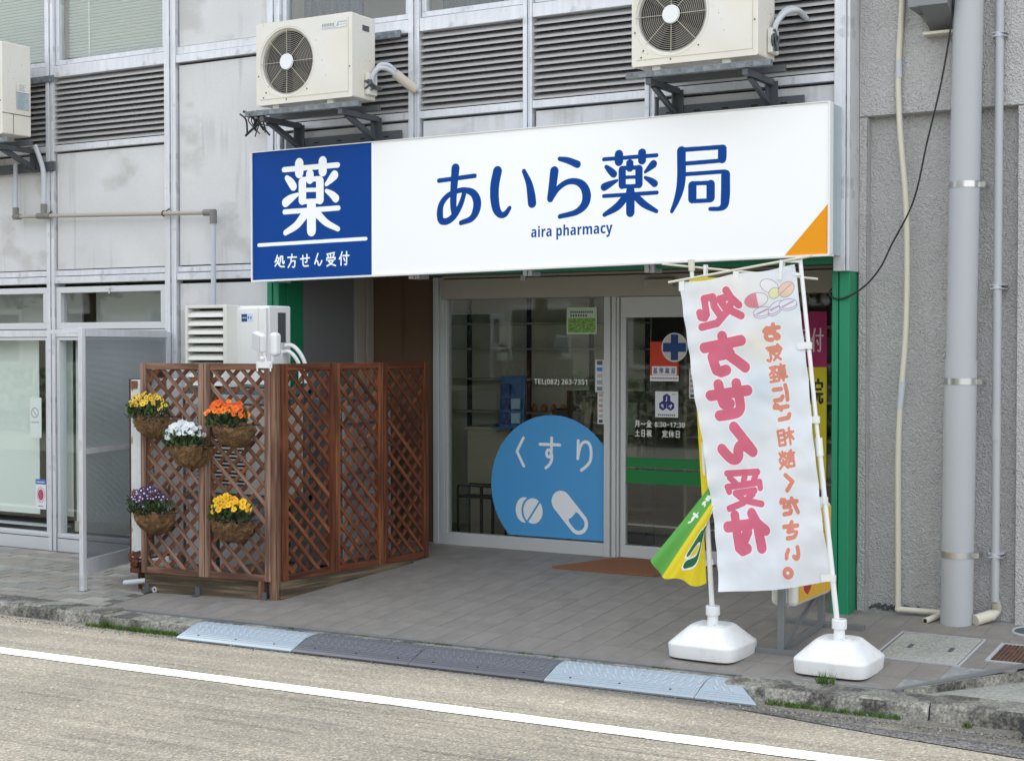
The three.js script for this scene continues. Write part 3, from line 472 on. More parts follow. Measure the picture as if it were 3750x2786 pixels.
  sticker('telephone_lettering', -5.375, -4.925, 1.418, 1.478, 0.006, 768, 104, (g, w, h) => { g.clearRect(0, 0, w, h); g.fillStyle = '#d8d8d2'; g.font = 'bold 88px sans-serif'; g.fillText('TEL(082) 263-7351', 4, 86, 760); }, true);
  sticker('opening_hours_lettering', -4.60, -4.165, 1.068, 1.20, -0.024, 768, 232, (g, w, h) => {
    g.clearRect(0, 0, w, h); g.fillStyle = g.strokeStyle = '#dcdcd6'; glyph(g, '月', 44, 60, 68, 84, 11); glyph(g, '～', 122, 60, 70, 84, 11); glyph(g, '金', 200, 60, 76, 84, 10); g.font = 'bold 82px sans-serif'; g.fillText('8:30~17:30', 272, 92, 400);
    ['土', '日', '祝'].forEach((c, i) => glyph(g, c, 44 + i * 78, 172, 66, 84, 10)); ['定', '休', '日'].forEach((c, i) => glyph(g, c, 410 + i * 84, 172, 72, 84, 10));
  }, true);
  sticker('emblem_sticker', -4.441, -4.27, 1.214, 1.390, -0.024, 400, 410, (g, w, h) => {
    g.fillStyle = '#d4d6da'; g.fillRect(0, 0, w, h); g.fillStyle = '#20246e';
    const lobe = (x, y, a) => { g.save(); g.translate(x, y); g.rotate(a); g.beginPath(); for (let i = 0; i < 6; i++) { const t = i / 6 * 6.283 + 0.5236; g.lineTo(Math.cos(t) * 74, Math.sin(t) * 78); } g.fill(); g.restore(); };
    lobe(200, 112, 0); lobe(134, 228, 0); lobe(266, 228, 0); g.fillStyle = '#dfe2ea'; g.font = 'bold 84px sans-serif'; g.textAlign = 'center'; g.fillText('J', 200, 140);
    g.save(); g.translate(132, 232); g.rotate(-0.9); g.fillText('P', 0, 30); g.restore(); g.save(); g.translate(270, 232); g.rotate(0.7); g.fillText('A', 0, 30); g.restore();
    g.fillStyle = '#3a3c48'; for (let i = 0; i < 9; i++) g.fillRect(48 + i * 35, 360, 22, 28); g.fillStyle = '#8a90a4'; g.fillRect(290, 34, 80, 7); g.fillRect(290, 50, 50, 7);
  });
  sticker('standard_pharmacy_sticker', -4.480, -4.268, 1.459, 1.726, -0.0245, 420, 530, (g, w, h) => {
    g.fillStyle = '#c53414'; g.fillRect(0, 0, w, h); g.fillStyle = '#d9d9dc'; g.fillRect(28, 330, 366, 118); g.fillStyle = '#e2e2e4'; g.fillRect(0, 452, w, 78); g.strokeStyle = '#2a3c70'; ['基', '準', '薬', '局'].forEach((c, i) => glyph(g, c, 78 + i * 88, 390, 66, 84, 8));
    g.fillStyle = '#5d6068'; for (let i = 0; i < 16; i++) g.fillRect(24 + i * 24, 480, 16, 22);
  });
  { const g = new THREE.CircleGeometry(0.096, 48); g.scale(1, 1.02, 1); g.translate(-4.298, 1.688, -0.0225); part(SF, 'cross_sticker', g, std({ roughness: 0.5, map: ctex(256, 256, (c) => { c.fillStyle = '#d2d4d8'; c.fillRect(0, 0, 256, 256); c.fillStyle = '#c8c4bc'; c.beginPath(); c.arc(128, 128, 116, 0, 7); c.fill(); c.fillStyle = '#103f7c'; c.fillRect(92, 14, 72, 228); c.fillRect(14, 88, 228, 80); }), side: THREE.DoubleSide })); }
  sticker('green_poster', -5.11, -4.872, 1.78, 1.965, 0.006, 300, 240, (g, w, h) => { g.fillStyle = '#b9cdb4'; g.fillRect(0, 0, w, h); g.fillStyle = '#7aa254'; g.fillRect(14, 96, w - 28, h - 110); for (let i = 0; i < 240; i++) { g.fillStyle = ['#5f8a3c', '#94b864', '#4c7432', '#b0c47a'][i % 4]; g.fillRect(14 + hash(i, 1, 5) * 262, 96 + hash(i, 2, 5) * 120, 10, 7); } g.fillStyle = '#2c3a30'; for (let i = 0; i < 11; i++) g.fillRect(36 + i * 21, 32, 13, 18); for (let i = 0; i < 7; i++) g.fillRect(36 + i * 25, 64, 15, 18); });
  const cards = (g, w, h, cols) => { g.fillStyle = '#cfd0d0'; g.fillRect(0, 0, w, h); const n = cols.length; cols.forEach((c, i) => { g.fillStyle = c; g.fillRect(w * 0.18, h * (i + 0.16) / n, w * 0.64, h * 0.62 / n); }); };
  sticker('card_sticker', -4.884, -4.818, 1.378, 1.602, 0.006, 64, 220, (g, w, h) => cards(g, w, h, ['#4c5058', '#2f7eb8', '#aab0b8', '#8f969c', '#70757c']));
  sticker('card_sticker', -4.866, -4.818, 1.158, 1.374, 0.006, 64, 260, (g, w, h) => cards(g, w, h, ['#b48c86', '#a8a4a2', '#a88a84', '#b79a94', '#9aa3a8', '#4a4848']));
  sticker('card_sticker', -4.19, -4.145, 1.345, 1.545, -0.024, 64, 260, (g, w, h) => cards(g, w, h, ['#b48c86', '#a8a4a2', '#a88a84', '#b79a94', '#9aa3a8', '#4a4848']));
  // tall notice by the right-hand post
  sticker('reception_notice', -3.62, -3.222, 0.785, 1.918, 0.008, 512, 1456, (g, w, h) => {
    g.fillStyle = '#b00c62'; g.fillRect(0, 0, w, 458); g.fillStyle = '#e2d40a'; g.fillRect(0, 458, w, h - 458); g.strokeStyle = '#e6d8e2'; glyph(g, '処', 60, 250, 90, 220, 13); glyph(g, '方', 160, 250, 90, 220, 13); glyph(g, '受', 300, 236, 120, 210, 13); glyph(g, '付', 430, 236, 110, 210, 14);
    g.strokeStyle = '#1c1a10'; glyph(g, '病', 290, 660, 120, 210, 20); glyph(g, '院', 420, 660, 120, 210, 20); g.fillStyle = '#1c1a10'; g.beginPath(); g.arc(300, 900, 16, 0, 7); g.fill();
  });
}
// ---------------------------------------------------------------- inside the shop
{
  const s = thing('wall_shelving', 'pale empty wall shelving inside the shop behind the left pane', 'shelving', [0, 0.246, -2.15]);
  part(s, 'back_panel', bx(-7.6 + 0.78, -5.0, 0, 2.0, -0.05, -0.03), std({ color: hex(204, 206, 190), roughness: 0.8 }));
  for (const x of [-6.62, -6.06, -5.50, -5.02]) part(s, 'upright', bx(x - 0.014, x + 0.014, 0, 2.0, -0.03, 0.0), M.black);
  for (const y of [0.92, 1.18, 1.42, 1.62]) part(s, 'shelf', bx(-6.8, -5.0, y, y + 0.014, -0.03, 0.16), std({ color: hex(176, 178, 164), roughness: 0.7 }));
  const c = thing('reception_cabinet', 'beige low cabinet inside the shop behind the left pane', 'cabinet', [-6.05, 0.246, -1.75]);
  part(c, 'body', bx(-0.30, 0.62, 0, 0.80, -0.35, 0.05, 0.006), M.cream); part(c, 'top', bx(-0.32, 0.64, 0.80, 0.825, -0.37, 0.07, 0.004), M.cream); part(c, 'drawer', bx(0.12, 0.58, 0.44, 0.74, 0.05, 0.062, 0.003), M.cream); part(c, 'door', bx(0.12, 0.58, 0.06, 0.42, 0.05, 0.062, 0.003), M.interiorDark);
  const bd = thing('blue_display', 'bright blue product display on top of the beige cabinet', 'display', [-5.90, 1.07, -1.62], 0.2);
  const blue = std({ color: hex(36, 100, 160), roughness: 0.4 });
  part(bd, 'board', place(bx(-0.10, 0.10, 0, 0.40, -0.01, 0.01, 0.003), 0, 0, 0, 0, -0.12), blue); for (let i = 0; i < 5; i++) part(bd, 'packet', bx(-0.08 + (i % 2) * 0.085, -0.005 + (i % 2) * 0.085, 0.04 + Math.floor(i / 2) * 0.11, 0.12 + Math.floor(i / 2) * 0.11, 0.0, 0.035, 0.004), i % 2 ? std({ color: hex(150, 190, 214), roughness: 0.4 }) : std({ color: hex(24, 66, 128), roughness: 0.4 }));
  part(bd, 'tray', bx(-0.12, 0.14, 0, 0.02, -0.02, 0.09, 0.003), blue);
  const rk = thing('slipper_rack', 'black metal tube rack standing behind the left pane of the shop', 'rack', [-5.93, 0.246, -1.24]);
  for (const [x, w] of [[-0.16, 0.2], [0.05, 0.2]]) { for (const sx of [0, w]) for (const z of [-0.08, 0.08]) part(rk, 'post', bar([x + sx, 0, z], [x + sx, 0.42, z], 0.008, 8), M.black); part(rk, 'shelf', bx(x, x + w, 0.33, 0.345, -0.08, 0.08), M.black); part(rk, 'top_rail', merge([bar([x, 0.42, 0.08], [x + w, 0.42, 0.08], 0.007, 8), bar([x, 0.42, -0.08], [x + w, 0.42, -0.08], 0.007, 8)]), M.black); }
  const br = thing('brochure_rack', 'dark brochure rack with leaflets behind the top of the round blue film', 'rack', [-5.05, 0.246, -1.7]);
  part(br, 'frame', merge([bx(-0.34, 0.30, 0, 1.12, -0.03, 0, 0.004), bx(-0.34, -0.32, 0, 1.12, -0.03, 0.14), bx(0.28, 0.30, 0, 1.12, -0.03, 0.14)]), M.interiorDark); for (let r = 0; r < 2; r++) for (let i = 0; i < 5; i++) part(br, 'leaflet', place(bx(-0.05, 0.05, 0, 0.24, -0.003, 0.003), -0.25 + i * 0.125, 0.80 + r * 0.0 - r * 0.3, 0.05, 0, -0.2), std({ color: hex(...[[150, 140, 120], [128, 110, 100], [160, 60, 60], [140, 150, 130], [110, 104, 98]][(i + r * 2) % 5]), roughness: 0.7 }));
  const pr = thing('printer', 'small dark printer on a stand behind the round blue film', 'printer', [-5.42, 1.08, -1.72]); part(pr, 'body', bx(-0.12, 0.12, 0, 0.14, -0.12, 0.12, 0.015), M.interiorDark); part(pr, 'tray', bx(-0.09, 0.09, 0.14, 0.15, -0.06, 0.10), M.black); part(pr, 'stand', bx(-0.13, 0.13, -0.83, -0.004, -0.13, 0.12, 0.004), M.interior);
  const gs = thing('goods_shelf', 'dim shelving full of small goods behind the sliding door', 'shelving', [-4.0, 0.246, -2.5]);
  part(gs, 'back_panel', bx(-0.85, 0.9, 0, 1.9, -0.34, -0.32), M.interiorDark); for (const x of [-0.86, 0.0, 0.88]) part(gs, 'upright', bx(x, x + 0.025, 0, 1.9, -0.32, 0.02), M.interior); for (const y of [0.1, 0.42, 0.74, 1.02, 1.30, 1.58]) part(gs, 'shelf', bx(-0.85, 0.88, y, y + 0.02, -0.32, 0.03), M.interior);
  const cols = [[110, 60, 56], [90, 96, 104], [140, 130, 96], [70, 84, 110], [150, 146, 138], [96, 70, 104], [64, 96, 74], [160, 120, 60]].map((c) => std({ color: hex(...c), roughness: 0.5 }));
  for (const y of [0.12, 0.44, 0.76, 1.04, 1.32]) { let x = -0.80; let i = 0; while (x < 0.84) { const w = rr(0.06, 0.13), h = rr(0.07, 0.2); if (rnd() < 0.82) { const b = solo('goods_box', 'small boxed product on the dim shelving behind the sliding door', 'box', bx(-4.0 + x, -4.0 + x + w, 0.246 + y, 0.246 + y + h, -2.72, -2.58, 0.004), cols[Math.floor(rnd() * 8)], 'boxed goods on the shop shelves'); } x += w + rr(0.015, 0.06); } }
  const jars = [[180, 120, 50]].map((c) => std({ color: hex(...c), roughness: 0.4 }));
  for (let i = 0; i < 8; i++) { const g = new THREE.LatheGeometry([[0, 0], [0.022, 0], [0.024, 0.03], [0.014, 0.05], [0.012, 0.06], [0, 0.062]].map(([x, y]) => new THREE.Vector2(x, y)), 10); g.translate(-5.95 + i * 0.085, 1.182, -2.06); solo('amber_jar', 'small amber ornament standing in the row on the pale wall shelf', 'ornament', g, jars[0], 'row of amber ornaments on the wall shelf'); }
}

// ---------------------------------------------------------------- air conditioners on the wall
const wire = std({ color: hex(150, 146, 136), roughness: 0.6 }), beige = std({ color: hex(190, 184, 164), roughness: 0.6 }), fanMat = std({ color: hex(74, 72, 68), roughness: 0.6 });
function outdoorUnit(o, w, h, d, fx, fy, R = 0.232) { // front at z = 0, base at y = 0
  const s = new THREE.Shape(); const r = 0.014, x0 = -w / 2, x1 = w / 2;
  s.moveTo(x0 + r, 0); s.lineTo(x1 - r, 0); s.quadraticCurveTo(x1, 0, x1, r); s.lineTo(x1, h - r); s.quadraticCurveTo(x1, h, x1 - r, h); s.lineTo(x0 + r, h); s.quadraticCurveTo(x0, h, x0, h - r); s.lineTo(x0, r); s.quadraticCurveTo(x0, 0, x0 + r, 0);
  const hole = new THREE.Path(); hole.absarc(fx, fy, R - 0.012, 0, Math.PI * 2, true); s.holes.push(hole);
  const g = new THREE.ExtrudeGeometry(s, { depth: 0.07, bevelEnabled: false, curveSegments: 36 }); g.translate(0, 0, -0.078); metric(g);
  part(o, 'casing', merge([g, bx(x0 + 0.002, x1 - 0.002, 0.002, h - 0.002, -d, -0.079, 0.01)]), M.ivory);
  const lip = new THREE.RingGeometry(R - 0.03, R, 48); lip.translate(0, 0, 0); const lp = lip.attributes.position; for (let i = 0; i < lp.count; i++) { const q = Math.hypot(lp.getX(i), lp.getY(i)); lp.setZ(i, q > R - 0.01 ? 0 : -0.026); } lip.computeVertexNormals(); lip.translate(fx, fy, -0.006);
  part(o, 'fan_ring', metric(lip), M.ivoryPlain);
  const f = []; for (let k = 0; k < 4; k++) { const b = new THREE.RingGeometry(0.05, R - 0.03, 12, 1, k * Math.PI / 2, 1.0); b.rotateX(0.06); f.push(b); } part(o, 'fan', place(merge(f), fx, fy, -0.066), fanMat);
  part(o, 'fan_well', new THREE.CircleGeometry(R, 40).translate(fx, fy, -0.0775), M.black);
  const rings = []; for (let q = 0.062; q < R - 0.02; q += 0.0118) rings.push(new THREE.TorusGeometry(q, 0.0019, 5, 44).translate(fx, fy, -0.022));
  const gr = part(o, 'fan_guard', merge(rings), wire);
  const sp = []; for (let k = 0; k < 8; k++) { const a = k * Math.PI / 4 + Math.PI / 2; sp.push(bar([fx + 0.04 * Math.cos(a), fy + 0.04 * Math.sin(a), -0.014], [fx + (R - 0.006) * Math.cos(a), fy + (R - 0.006) * Math.sin(a), -0.010], 0.0019, 6)); } part(gr, 'spokes', merge(sp), beige);
  const hub = new THREE.CylinderGeometry(0.05, 0.054, 0.012, 32); hub.rotateX(Math.PI / 2); hub.translate(fx, fy, -0.008); part(o, 'fan_cap', hub, M.white);
  part(o, 'front_groove', merge([bx(x0 + 0.03, x1 - 0.03, 0.035, 0.039, -0.009, -0.0065), bx(x1 - 0.034, x1 - 0.030, 0.039, h - 0.03, -0.009, -0.0065)]), beige);
  const sc = []; for (const [a, b] of [[x0 + 0.02, h * 0.36], [x0 + 0.06, 0.05], [fx, 0.026], [x1 - 0.02, h * 0.36], [fx + 0.17, fy - 0.19], [fx - 0.17, fy - 0.19]]) { const q = new THREE.CylinderGeometry(0.005, 0.005, 0.004, 8); q.rotateX(Math.PI / 2); q.translate(a, b, -0.007); sc.push(q); } part(o, 'screw', merge(sc), M.galvDark);
  part(o, 'foot', bx(x0 + 0.12, x0 + 0.17, -0.024, 0.002, -d + 0.02, -0.03), M.ivoryPlain); part(o, 'foot', bx(x1 - 0.22, x1 - 0.17, -0.024, 0.002, -d + 0.02, -0.03), M.ivoryPlain);
}
function sideFittings(o, w, h, d) {
  part(o, 'hand_grip', bx(w / 2 - 0.004, w / 2 + 0.002, h - 0.10, h - 0.065, -0.19, -0.12), M.galvDark);
  part(o, 'valve_cover', bx(w / 2, w / 2 + 0.03, 0.03, 0.17, -d + 0.02, -0.14, 0.008), M.ivoryPlain);
}
function bracket(name, label, cx, half, z1, y = 3.265) {
  const b = thing(name, label, 'bracket', [cx, y, 0], 0, 'steel brackets under the wall units');
  part(b, 'front_rail', bx(-half, half, -0.036, 0.0, z1 - 0.04, z1, 0.003), M.galv); part(b, 'back_rail', bx(-half + 0.03, half, -0.036, 0, 0.19, 0.22, 0.003), M.galvDark);
  for (const x of [-half + 0.12, half - 0.17]) {
    part(b, 'arm', merge([bx(x, x + 0.035, -0.075, -0.038, 0.02, z1 - 0.01, 0.003), bx(x, x + 0.006, -0.20, -0.075, 0.02, 0.07)]), M.galvDark);
    part(b, 'brace', merge([beam([x + 0.008, -0.19, 0.03], [x + 0.008, -0.06, z1 - 0.08], 0.006, 0.05), beam([x + 0.022, -0.205, 0.03], [x + 0.022, -0.085, z1 - 0.08], 0.026, 0.006)]), M.galvDark);
    part(b, 'wall_plate', bx(x - 0.02, x + 0.055, -0.22, -0.05, 0.018, 0.026), M.galvDark);
  }
  const slots = []; for (let i = 0; i < 5; i++) slots.push(bx(-half + 0.06 + i * (2 * half - 0.16) / 4, -half + 0.10 + i * (2 * half - 0.16) / 4, -0.182, -0.174, 0.0175, 0.0185));
  const wr = part(b, 'wall_rail', bx(-half + 0.01, half + 0.04, -0.215, -0.14, 0.0, 0.017, 0.003), M.galvDark); part(wr, 'slot', merge(slots), M.black);
  part(b, 'upper_rail', bx(-half + 0.03, half + 0.03, 0.47, 0.52, 0.0, 0.016, 0.003), M.galv);
  return b;
}
{
  const a = thing('outdoor_unit', 'ivory air conditioner outdoor unit on the wall above the blue square of the sign', 'air conditioner', [-6.258, 3.292, 0.45], 0, 'outdoor units on wall brackets');
  outdoorUnit(a, 0.79, 0.54, 0.265, -0.142, 0.272); sideFittings(a, 0.79, 0.54, 0.265);
  { const g = new THREE.PlaneGeometry(0.20, 0.05); g.translate(0.25, 0.475, -0.0055); part(a, 'badge', g, std({ roughness: 0.5, map: ctex(256, 64, (c) => { c.fillStyle = '#d8d6cc'; c.fillRect(0, 0, 256, 64); c.fillStyle = '#7c8690'; for (let i = 0; i < 8; i++) c.fillRect(8 + i * 16, 22, 10, 24); c.fillStyle = '#8fa6bd'; c.fillRect(4, 52, 140, 5); c.beginPath(); c.moveTo(150, 52); c.lineTo(172, 16); c.lineTo(252, 16); c.lineTo(250, 24); c.lineTo(178, 24); c.lineTo(170, 52); c.fill(); c.fillRect(170, 40, 80, 5); }) })); }
  const b = thing('outdoor_unit', 'ivory outdoor unit cut by the photo top, above the white part of the sign', 'air conditioner', [-3.495, 3.292, 0.45], 0, 'outdoor units on wall brackets');
  outdoorUnit(b, 0.768, 0.54, 0.27, -0.14, 0.278); sideFittings(b, 0.768, 0.54, 0.27);
  const c = thing('outdoor_unit', 'tall cream air conditioner outdoor unit at the left edge of the photo', 'air conditioner', [-9.50, 3.285, 0.45], 0, 'outdoor units on wall brackets');
  outdoorUnit(c, 0.80, 0.69, 0.285, -0.14, 0.36, 0.24);
  part(c, 'side_seam', bx(0.3995, 0.4015, 0.155, 0.160, -0.28, -0.002), M.galvDark); part(c, 'side_seam', bx(0.3995, 0.4015, 0.01, 0.155, -0.112, -0.109), M.galvDark);
  { const g = new THREE.PlaneGeometry(0.12, 0.20); g.rotateY(Math.PI / 2); g.translate(0.4025, 0.30, -0.20); part(c, 'rating_plate', g, std({ roughness: 0.5, map: ctex(128, 220, (q) => { q.fillStyle = '#dcdcd6'; q.fillRect(0, 0, 128, 80); q.fillStyle = '#8c8e8c'; for (let i = 0; i < 6; i++) q.fillRect(12 + hash(i, 3, 1) * 30, 14 + i * 10, 40 + hash(i, 4, 1) * 40, 4); q.fillStyle = '#aab4ba'; q.fillRect(0, 84, 128, 136); q.fillStyle = '#7c868e'; for (let i = 0; i < 14; i++) q.fillRect(10 + hash(i, 5, 1) * 10, 94 + i * 9, 50 + hash(i, 6, 1) * 50, 3); }) })); }
  bracket('wall_bracket', 'dark steel bracket under the wall unit above the blue square of the sign', -6.29, 0.47, 0.44);
  bracket('wall_bracket', 'dark steel bracket under the wall unit above the white part of the sign', -3.48, 0.44, 0.44);
  bracket('wall_bracket', 'dark steel bracket under the tall unit at the left edge of the photo', -9.48, 0.42, 0.44, 3.258);
  // insulated pipes
  const P1 = thing('insulated_pipes', 'pair of wrapped white pipes looping from the left wall unit into the louvers', 'pipes');
  part(P1, 'pipe', tube([[-5.845, 3.39, 0.24], [-5.835, 3.46, 0.235], [-5.815, 3.52, 0.21], [-5.775, 3.525, 0.17], [-5.735, 3.47, 0.11], [-5.70, 3.42, 0.05], [-5.66, 3.385, -0.01]], 0.015, 60), M.pvcLight);
  part(P1, 'pipe', tube([[-5.835, 3.39, 0.275], [-5.825, 3.45, 0.27], [-5.80, 3.495, 0.24], [-5.765, 3.495, 0.19], [-5.725, 3.445, 0.12], [-5.68, 3.40, 0.05], [-5.645, 3.37, -0.01]], 0.016, 60), M.pvcLight);
  part(P1, 'wrapping', tube([[-5.745, 3.475, 0.14], [-5.705, 3.425, 0.08], [-5.66, 3.38, 0.02]], 0.032, 20), std({ color: hex(196, 186, 172), roughness: 0.8 }));
  const w1 = []; for (let i = 0; i < 9; i++) w1.push(tube([[-5.86 + rr(-0.01, 0.03), 3.41 + rr(-0.02, 0.03), 0.30 + rr(-0.06, 0.03)], [-5.83 + rr(-0.02, 0.03), 3.385 + rr(-0.03, 0.03), 0.27 + rr(-0.05, 0.05)], [-5.84 + rr(-0.02, 0.05), 3.35 + rr(-0.03, 0.02), 0.26 + rr(-0.05, 0.05)]], 0.008, 10, 6)); part(P1, 'valve_bundle', merge(w1), M.galvDark);
  const P2 = thing('insulated_pipes', 'pair of wrapped pipes rising behind the right wall unit', 'pipes');
  part(P2, 'pipe', tube([[-3.095, 3.42, 0.24], [-3.09, 3.50, 0.22], [-3.06, 3.58, 0.16], [-3.03, 3.60, 0.08], [-3.02, 3.58, -0.02]], 0.016, 50), M.pvc); part(P2, 'pipe', tube([[-3.085, 3.42, 0.28], [-3.075, 3.49, 0.26], [-3.045, 3.56, 0.19], [-3.01, 3.585, 0.09], [-3.0, 3.56, -0.02]], 0.016, 50), M.pvcLight);
  const w2 = []; for (let i = 0; i < 9; i++) w2.push(tube([[-3.10 + rr(-0.01, 0.03), 3.43 + rr(-0.02, 0.03), 0.28 + rr(-0.06, 0.03)], [-3.08 + rr(-0.02, 0.03), 3.40 + rr(-0.03, 0.03), 0.27 + rr(-0.05, 0.05)], [-3.08 + rr(-0.02, 0.04), 3.36 + rr(-0.03, 0.02), 0.26 + rr(-0.05, 0.05)]], 0.008, 10, 6)); part(P2, 'valve_bundle', merge(w2), M.galvDark);
  const wb = []; for (let i = 0; i < 12; i++) wb.push(tube([[-6.78 + rr(-0.05, 0.12), 3.255 + rr(-0.02, 0.02), 0.42 + rr(-0.05, 0.03)], [-6.72 + rr(-0.05, 0.1), 3.22 + rr(-0.03, 0.02), 0.40 + rr(-0.05, 0.04)], [-6.70 + rr(-0.1, 0.1), 3.15 + rr(-0.05, 0.03), 0.38 + rr(-0.08, 0.04)]], 0.004 + 0.006 * rnd() * (i % 2), 12, 6));
  solo('cable_tangle', 'tangle of black cables tied to the bracket above the blue square of the sign', 'cables', merge(wb), M.rubber);
}
// ---------------------------------------------------------------- stacked units behind the lattice
{
  const a = thing('guarded_unit', 'white outdoor unit with a slatted air guard standing above the lattice top', 'air conditioner', [-6.86, 1.42, 0.50]);
  part(a, 'casing', bx(-0.285, 0.33, 0.0, 0.545, -0.26, -0.03, 0.012), M.white);
  part(a, 'front_panel', bx(0.07, 0.325, 0.02, 0.53, -0.03, 0.0, 0.006), M.white); part(a, 'corner_strip', bx(0.262, 0.27, 0.02, 0.53, 0.0, 0.003), M.guard);
  const ag = part(a, 'air_guard', merge([bx(-0.293, -0.273, 0.0, 0.55, -0.03, 0.10, 0.006), bx(0.05, 0.082, 0.0, 0.55, -0.03, 0.11, 0.008), bx(-0.273, 0.05, 0.53, 0.55, -0.03, 0.09, 0.004)]), M.guard);
  for (let k = 0; k < 9; k++) { const s = prof([[-0.02, 0.034], [0.05, 0.028], [0.084, 0.012], [0.094, -0.014], [0.088, -0.016], [0.078, 0.006], [0.048, 0.020], [-0.02, 0.028]], -0.273, 0.05); s.translate(0, 0.485 - k * 0.0575, 0); part(ag, 'guard_slat', s, M.guard); }
  part(a, 'backing', bx(-0.27, 0.05, 0.01, 0.53, -0.0295, -0.024), M.interiorDark);
  { const g = new THREE.PlaneGeometry(0.10, 0.05); g.translate(0.17, 0.465, 0.0015); part(a, 'badge', g, std({ roughness: 0.4, map: ctex(128, 64, (c) => { c.fillStyle = '#c8d6ea'; c.fillRect(0, 0, 128, 64); c.fillStyle = '#1c4474'; c.fillRect(0, 0, 62, 64); c.fillStyle = '#9fb4cc'; c.fillRect(8, 26, 46, 12); c.fillStyle = '#2a62a8'; c.fillRect(72, 18, 10, 26); c.fillRect(90, 24, 24, 10); c.fillRect(100, 36, 8, 10); }) })); }
  part(a, 'side_grille', bx(0.328, 0.333, 0.30, 0.50, -0.20, -0.12), M.galvDark);
  part(a, 'service_cover', bx(0.325, 0.36, 0.03, 0.25, -0.20, -0.03, 0.02), M.white);
  const pp = thing('drain_hoses', 'two white hoses curving down beside the slatted white unit', 'hoses'); part(pp, 'hose', tube([[-6.50, 1.70, 0.34], [-6.45, 1.70, 0.33], [-6.40, 1.66, 0.32], [-6.365, 1.58, 0.30], [-6.355, 1.45, 0.30]], 0.014, 40), M.white); part(pp, 'hose', tube([[-6.50, 1.655, 0.36], [-6.455, 1.66, 0.36], [-6.415, 1.63, 0.35], [-6.385, 1.56, 0.33], [-6.38, 1.45, 0.33]], 0.013, 40), M.white);
  const b = thing('lower_unit', 'grey white outdoor unit half hidden behind the front lattice', 'air conditioner', [-6.80, 0.70, 0.50]);
  part(b, 'casing', bx(-0.38, 0.36, 0, 0.60, -0.28, -0.01, 0.012), M.ivoryPlain); const gr = part(b, 'grille', bx(-0.34, 0.08, 0.06, 0.52, -0.012, -0.004), M.black); for (let k = 0; k < 17; k++) part(gr, 'grille_slat', bx(-0.34, 0.08, 0.07 + k * 0.026, 0.083 + k * 0.026, -0.004, 0.008, 0.002), M.guard);
  const rk = thing('unit_rack', 'grey steel rack carrying the two stacked outdoor units behind the lattice', 'rack', [-6.82, 0, 0.36]);
  for (const x of [-0.42, 0.40]) for (const z of [-0.16, 0.18]) part(rk, 'leg', bx(x - 0.02, x + 0.02, FY(0.36 + z) - 0.004, 1.40, z - 0.02, z + 0.02, 0.003), M.galv);
  for (const y of [0.655, 1.375]) part(rk, 'deck', bx(-0.44, 0.42, y, y + 0.04, -0.18, 0.20, 0.004), M.galv);
  const m2 = thing('meter_box', 'grey metal cupboard standing behind the side lattice', 'cupboard', [-6.52, FY(-0.3) - 0.004, -0.30]); part(m2, 'body', bx(-0.22, 0.22, 0, 1.15, -0.3, 0.3, 0.01), M.steelGrey); part(m2, 'door', bx(0.22, 0.232, 0.04, 1.1, -0.28, 0.28, 0.004), M.pvc); for (let i = 0; i < 6; i++) part(m2, 'shelf_edge', bx(0.232, 0.26, 0.12 + i * 0.17, 0.135 + i * 0.17, -0.28, 0.28), M.galv);
}
// ---------------------------------------------------------------- lattice screens
function plank(w, len, t) { const g = new THREE.BoxGeometry(w, len, t); return metric(g, rnd() * 3, rnd() * 3); }
const CORNER = [-6.157, 0.893], LEFT = [-7.155, 1.004], END = [-5.970, -0.561];
function latticePanel(label, from, to, mats, group) {
  const dx = to[0] - from[0], dz = to[1] - from[1], w = Math.hypot(dx, dz) - 0.006, y0 = 0.218, H = 1.368, fw = 0.042;
  const o = thing('lattice_panel', label, 'lattice', [from[0], y0, from[1]], Math.atan2(-dz, dx), group);
  const pick = () => mats[Math.floor(rnd() * mats.length)];
  for (const x of [fw / 2 + 0.003, w - fw / 2 + 0.003]) { const g = plank(fw, H, 0.042); g.translate(x, H / 2, 0); part(o, 'frame_post', g, pick()); }
  for (const y of [0.02, H - 0.02]) { const g = plank(0.04, w - 2 * fw - 0.002, 0.038); g.rotateZ(Math.PI / 2); g.translate(w / 2 + 0.003, y, 0); part(o, 'frame_rail', g, pick()); }
  const X0 = fw * 0.6, X1 = w - fw * 0.6, Y0 = 0.025, Y1 = H - 0.025;
  for (const dir of [1, -1]) for (let c = -H; c < w + H; c += 0.1131) {
    // centre line: x = c + s, y = dir > 0 ? H - s : s  (45 degrees), clipped to the frame
    const off = c + (dir > 0 ? 0.03 : 0.06); let a = Math.max(X0 - off, dir > 0 ? H - Y1 : Y0), b = Math.min(X1 - off, dir > 0 ? H - Y0 : Y1); if (b - a < 0.03) continue;
    const L = (b - a) * Math.SQRT2, m = (a + b) / 2, g = plank(0.0255 + rr(-0.0015, 0.0015), L, 0.008); g.rotateZ(dir > 0 ? Math.PI / 4 : -Math.PI / 4); g.translate(off + m, dir > 0 ? H - m : m, dir > 0 ? 0.0055 : -0.0055); part(o, 'slat', g, dir > 0 ? (mats === M.woodGrey ? M.woodGrey[rnd() < 0.6 ? 1 : 0] : pick()) : M.woodRed[Math.floor(rnd() * 3)]);
  }
  return o;
}
const lerp2 = (a, b, t) => [a[0] + (b[0] - a[0]) * t, a[1] + (b[1] - a[1]) * t];
latticePanel('weathered wooden lattice panel at the street side, left one with the purple flowers', LEFT, lerp2(LEFT, CORNER, 0.5), M.woodGrey, 'lattice panels around the outdoor units');
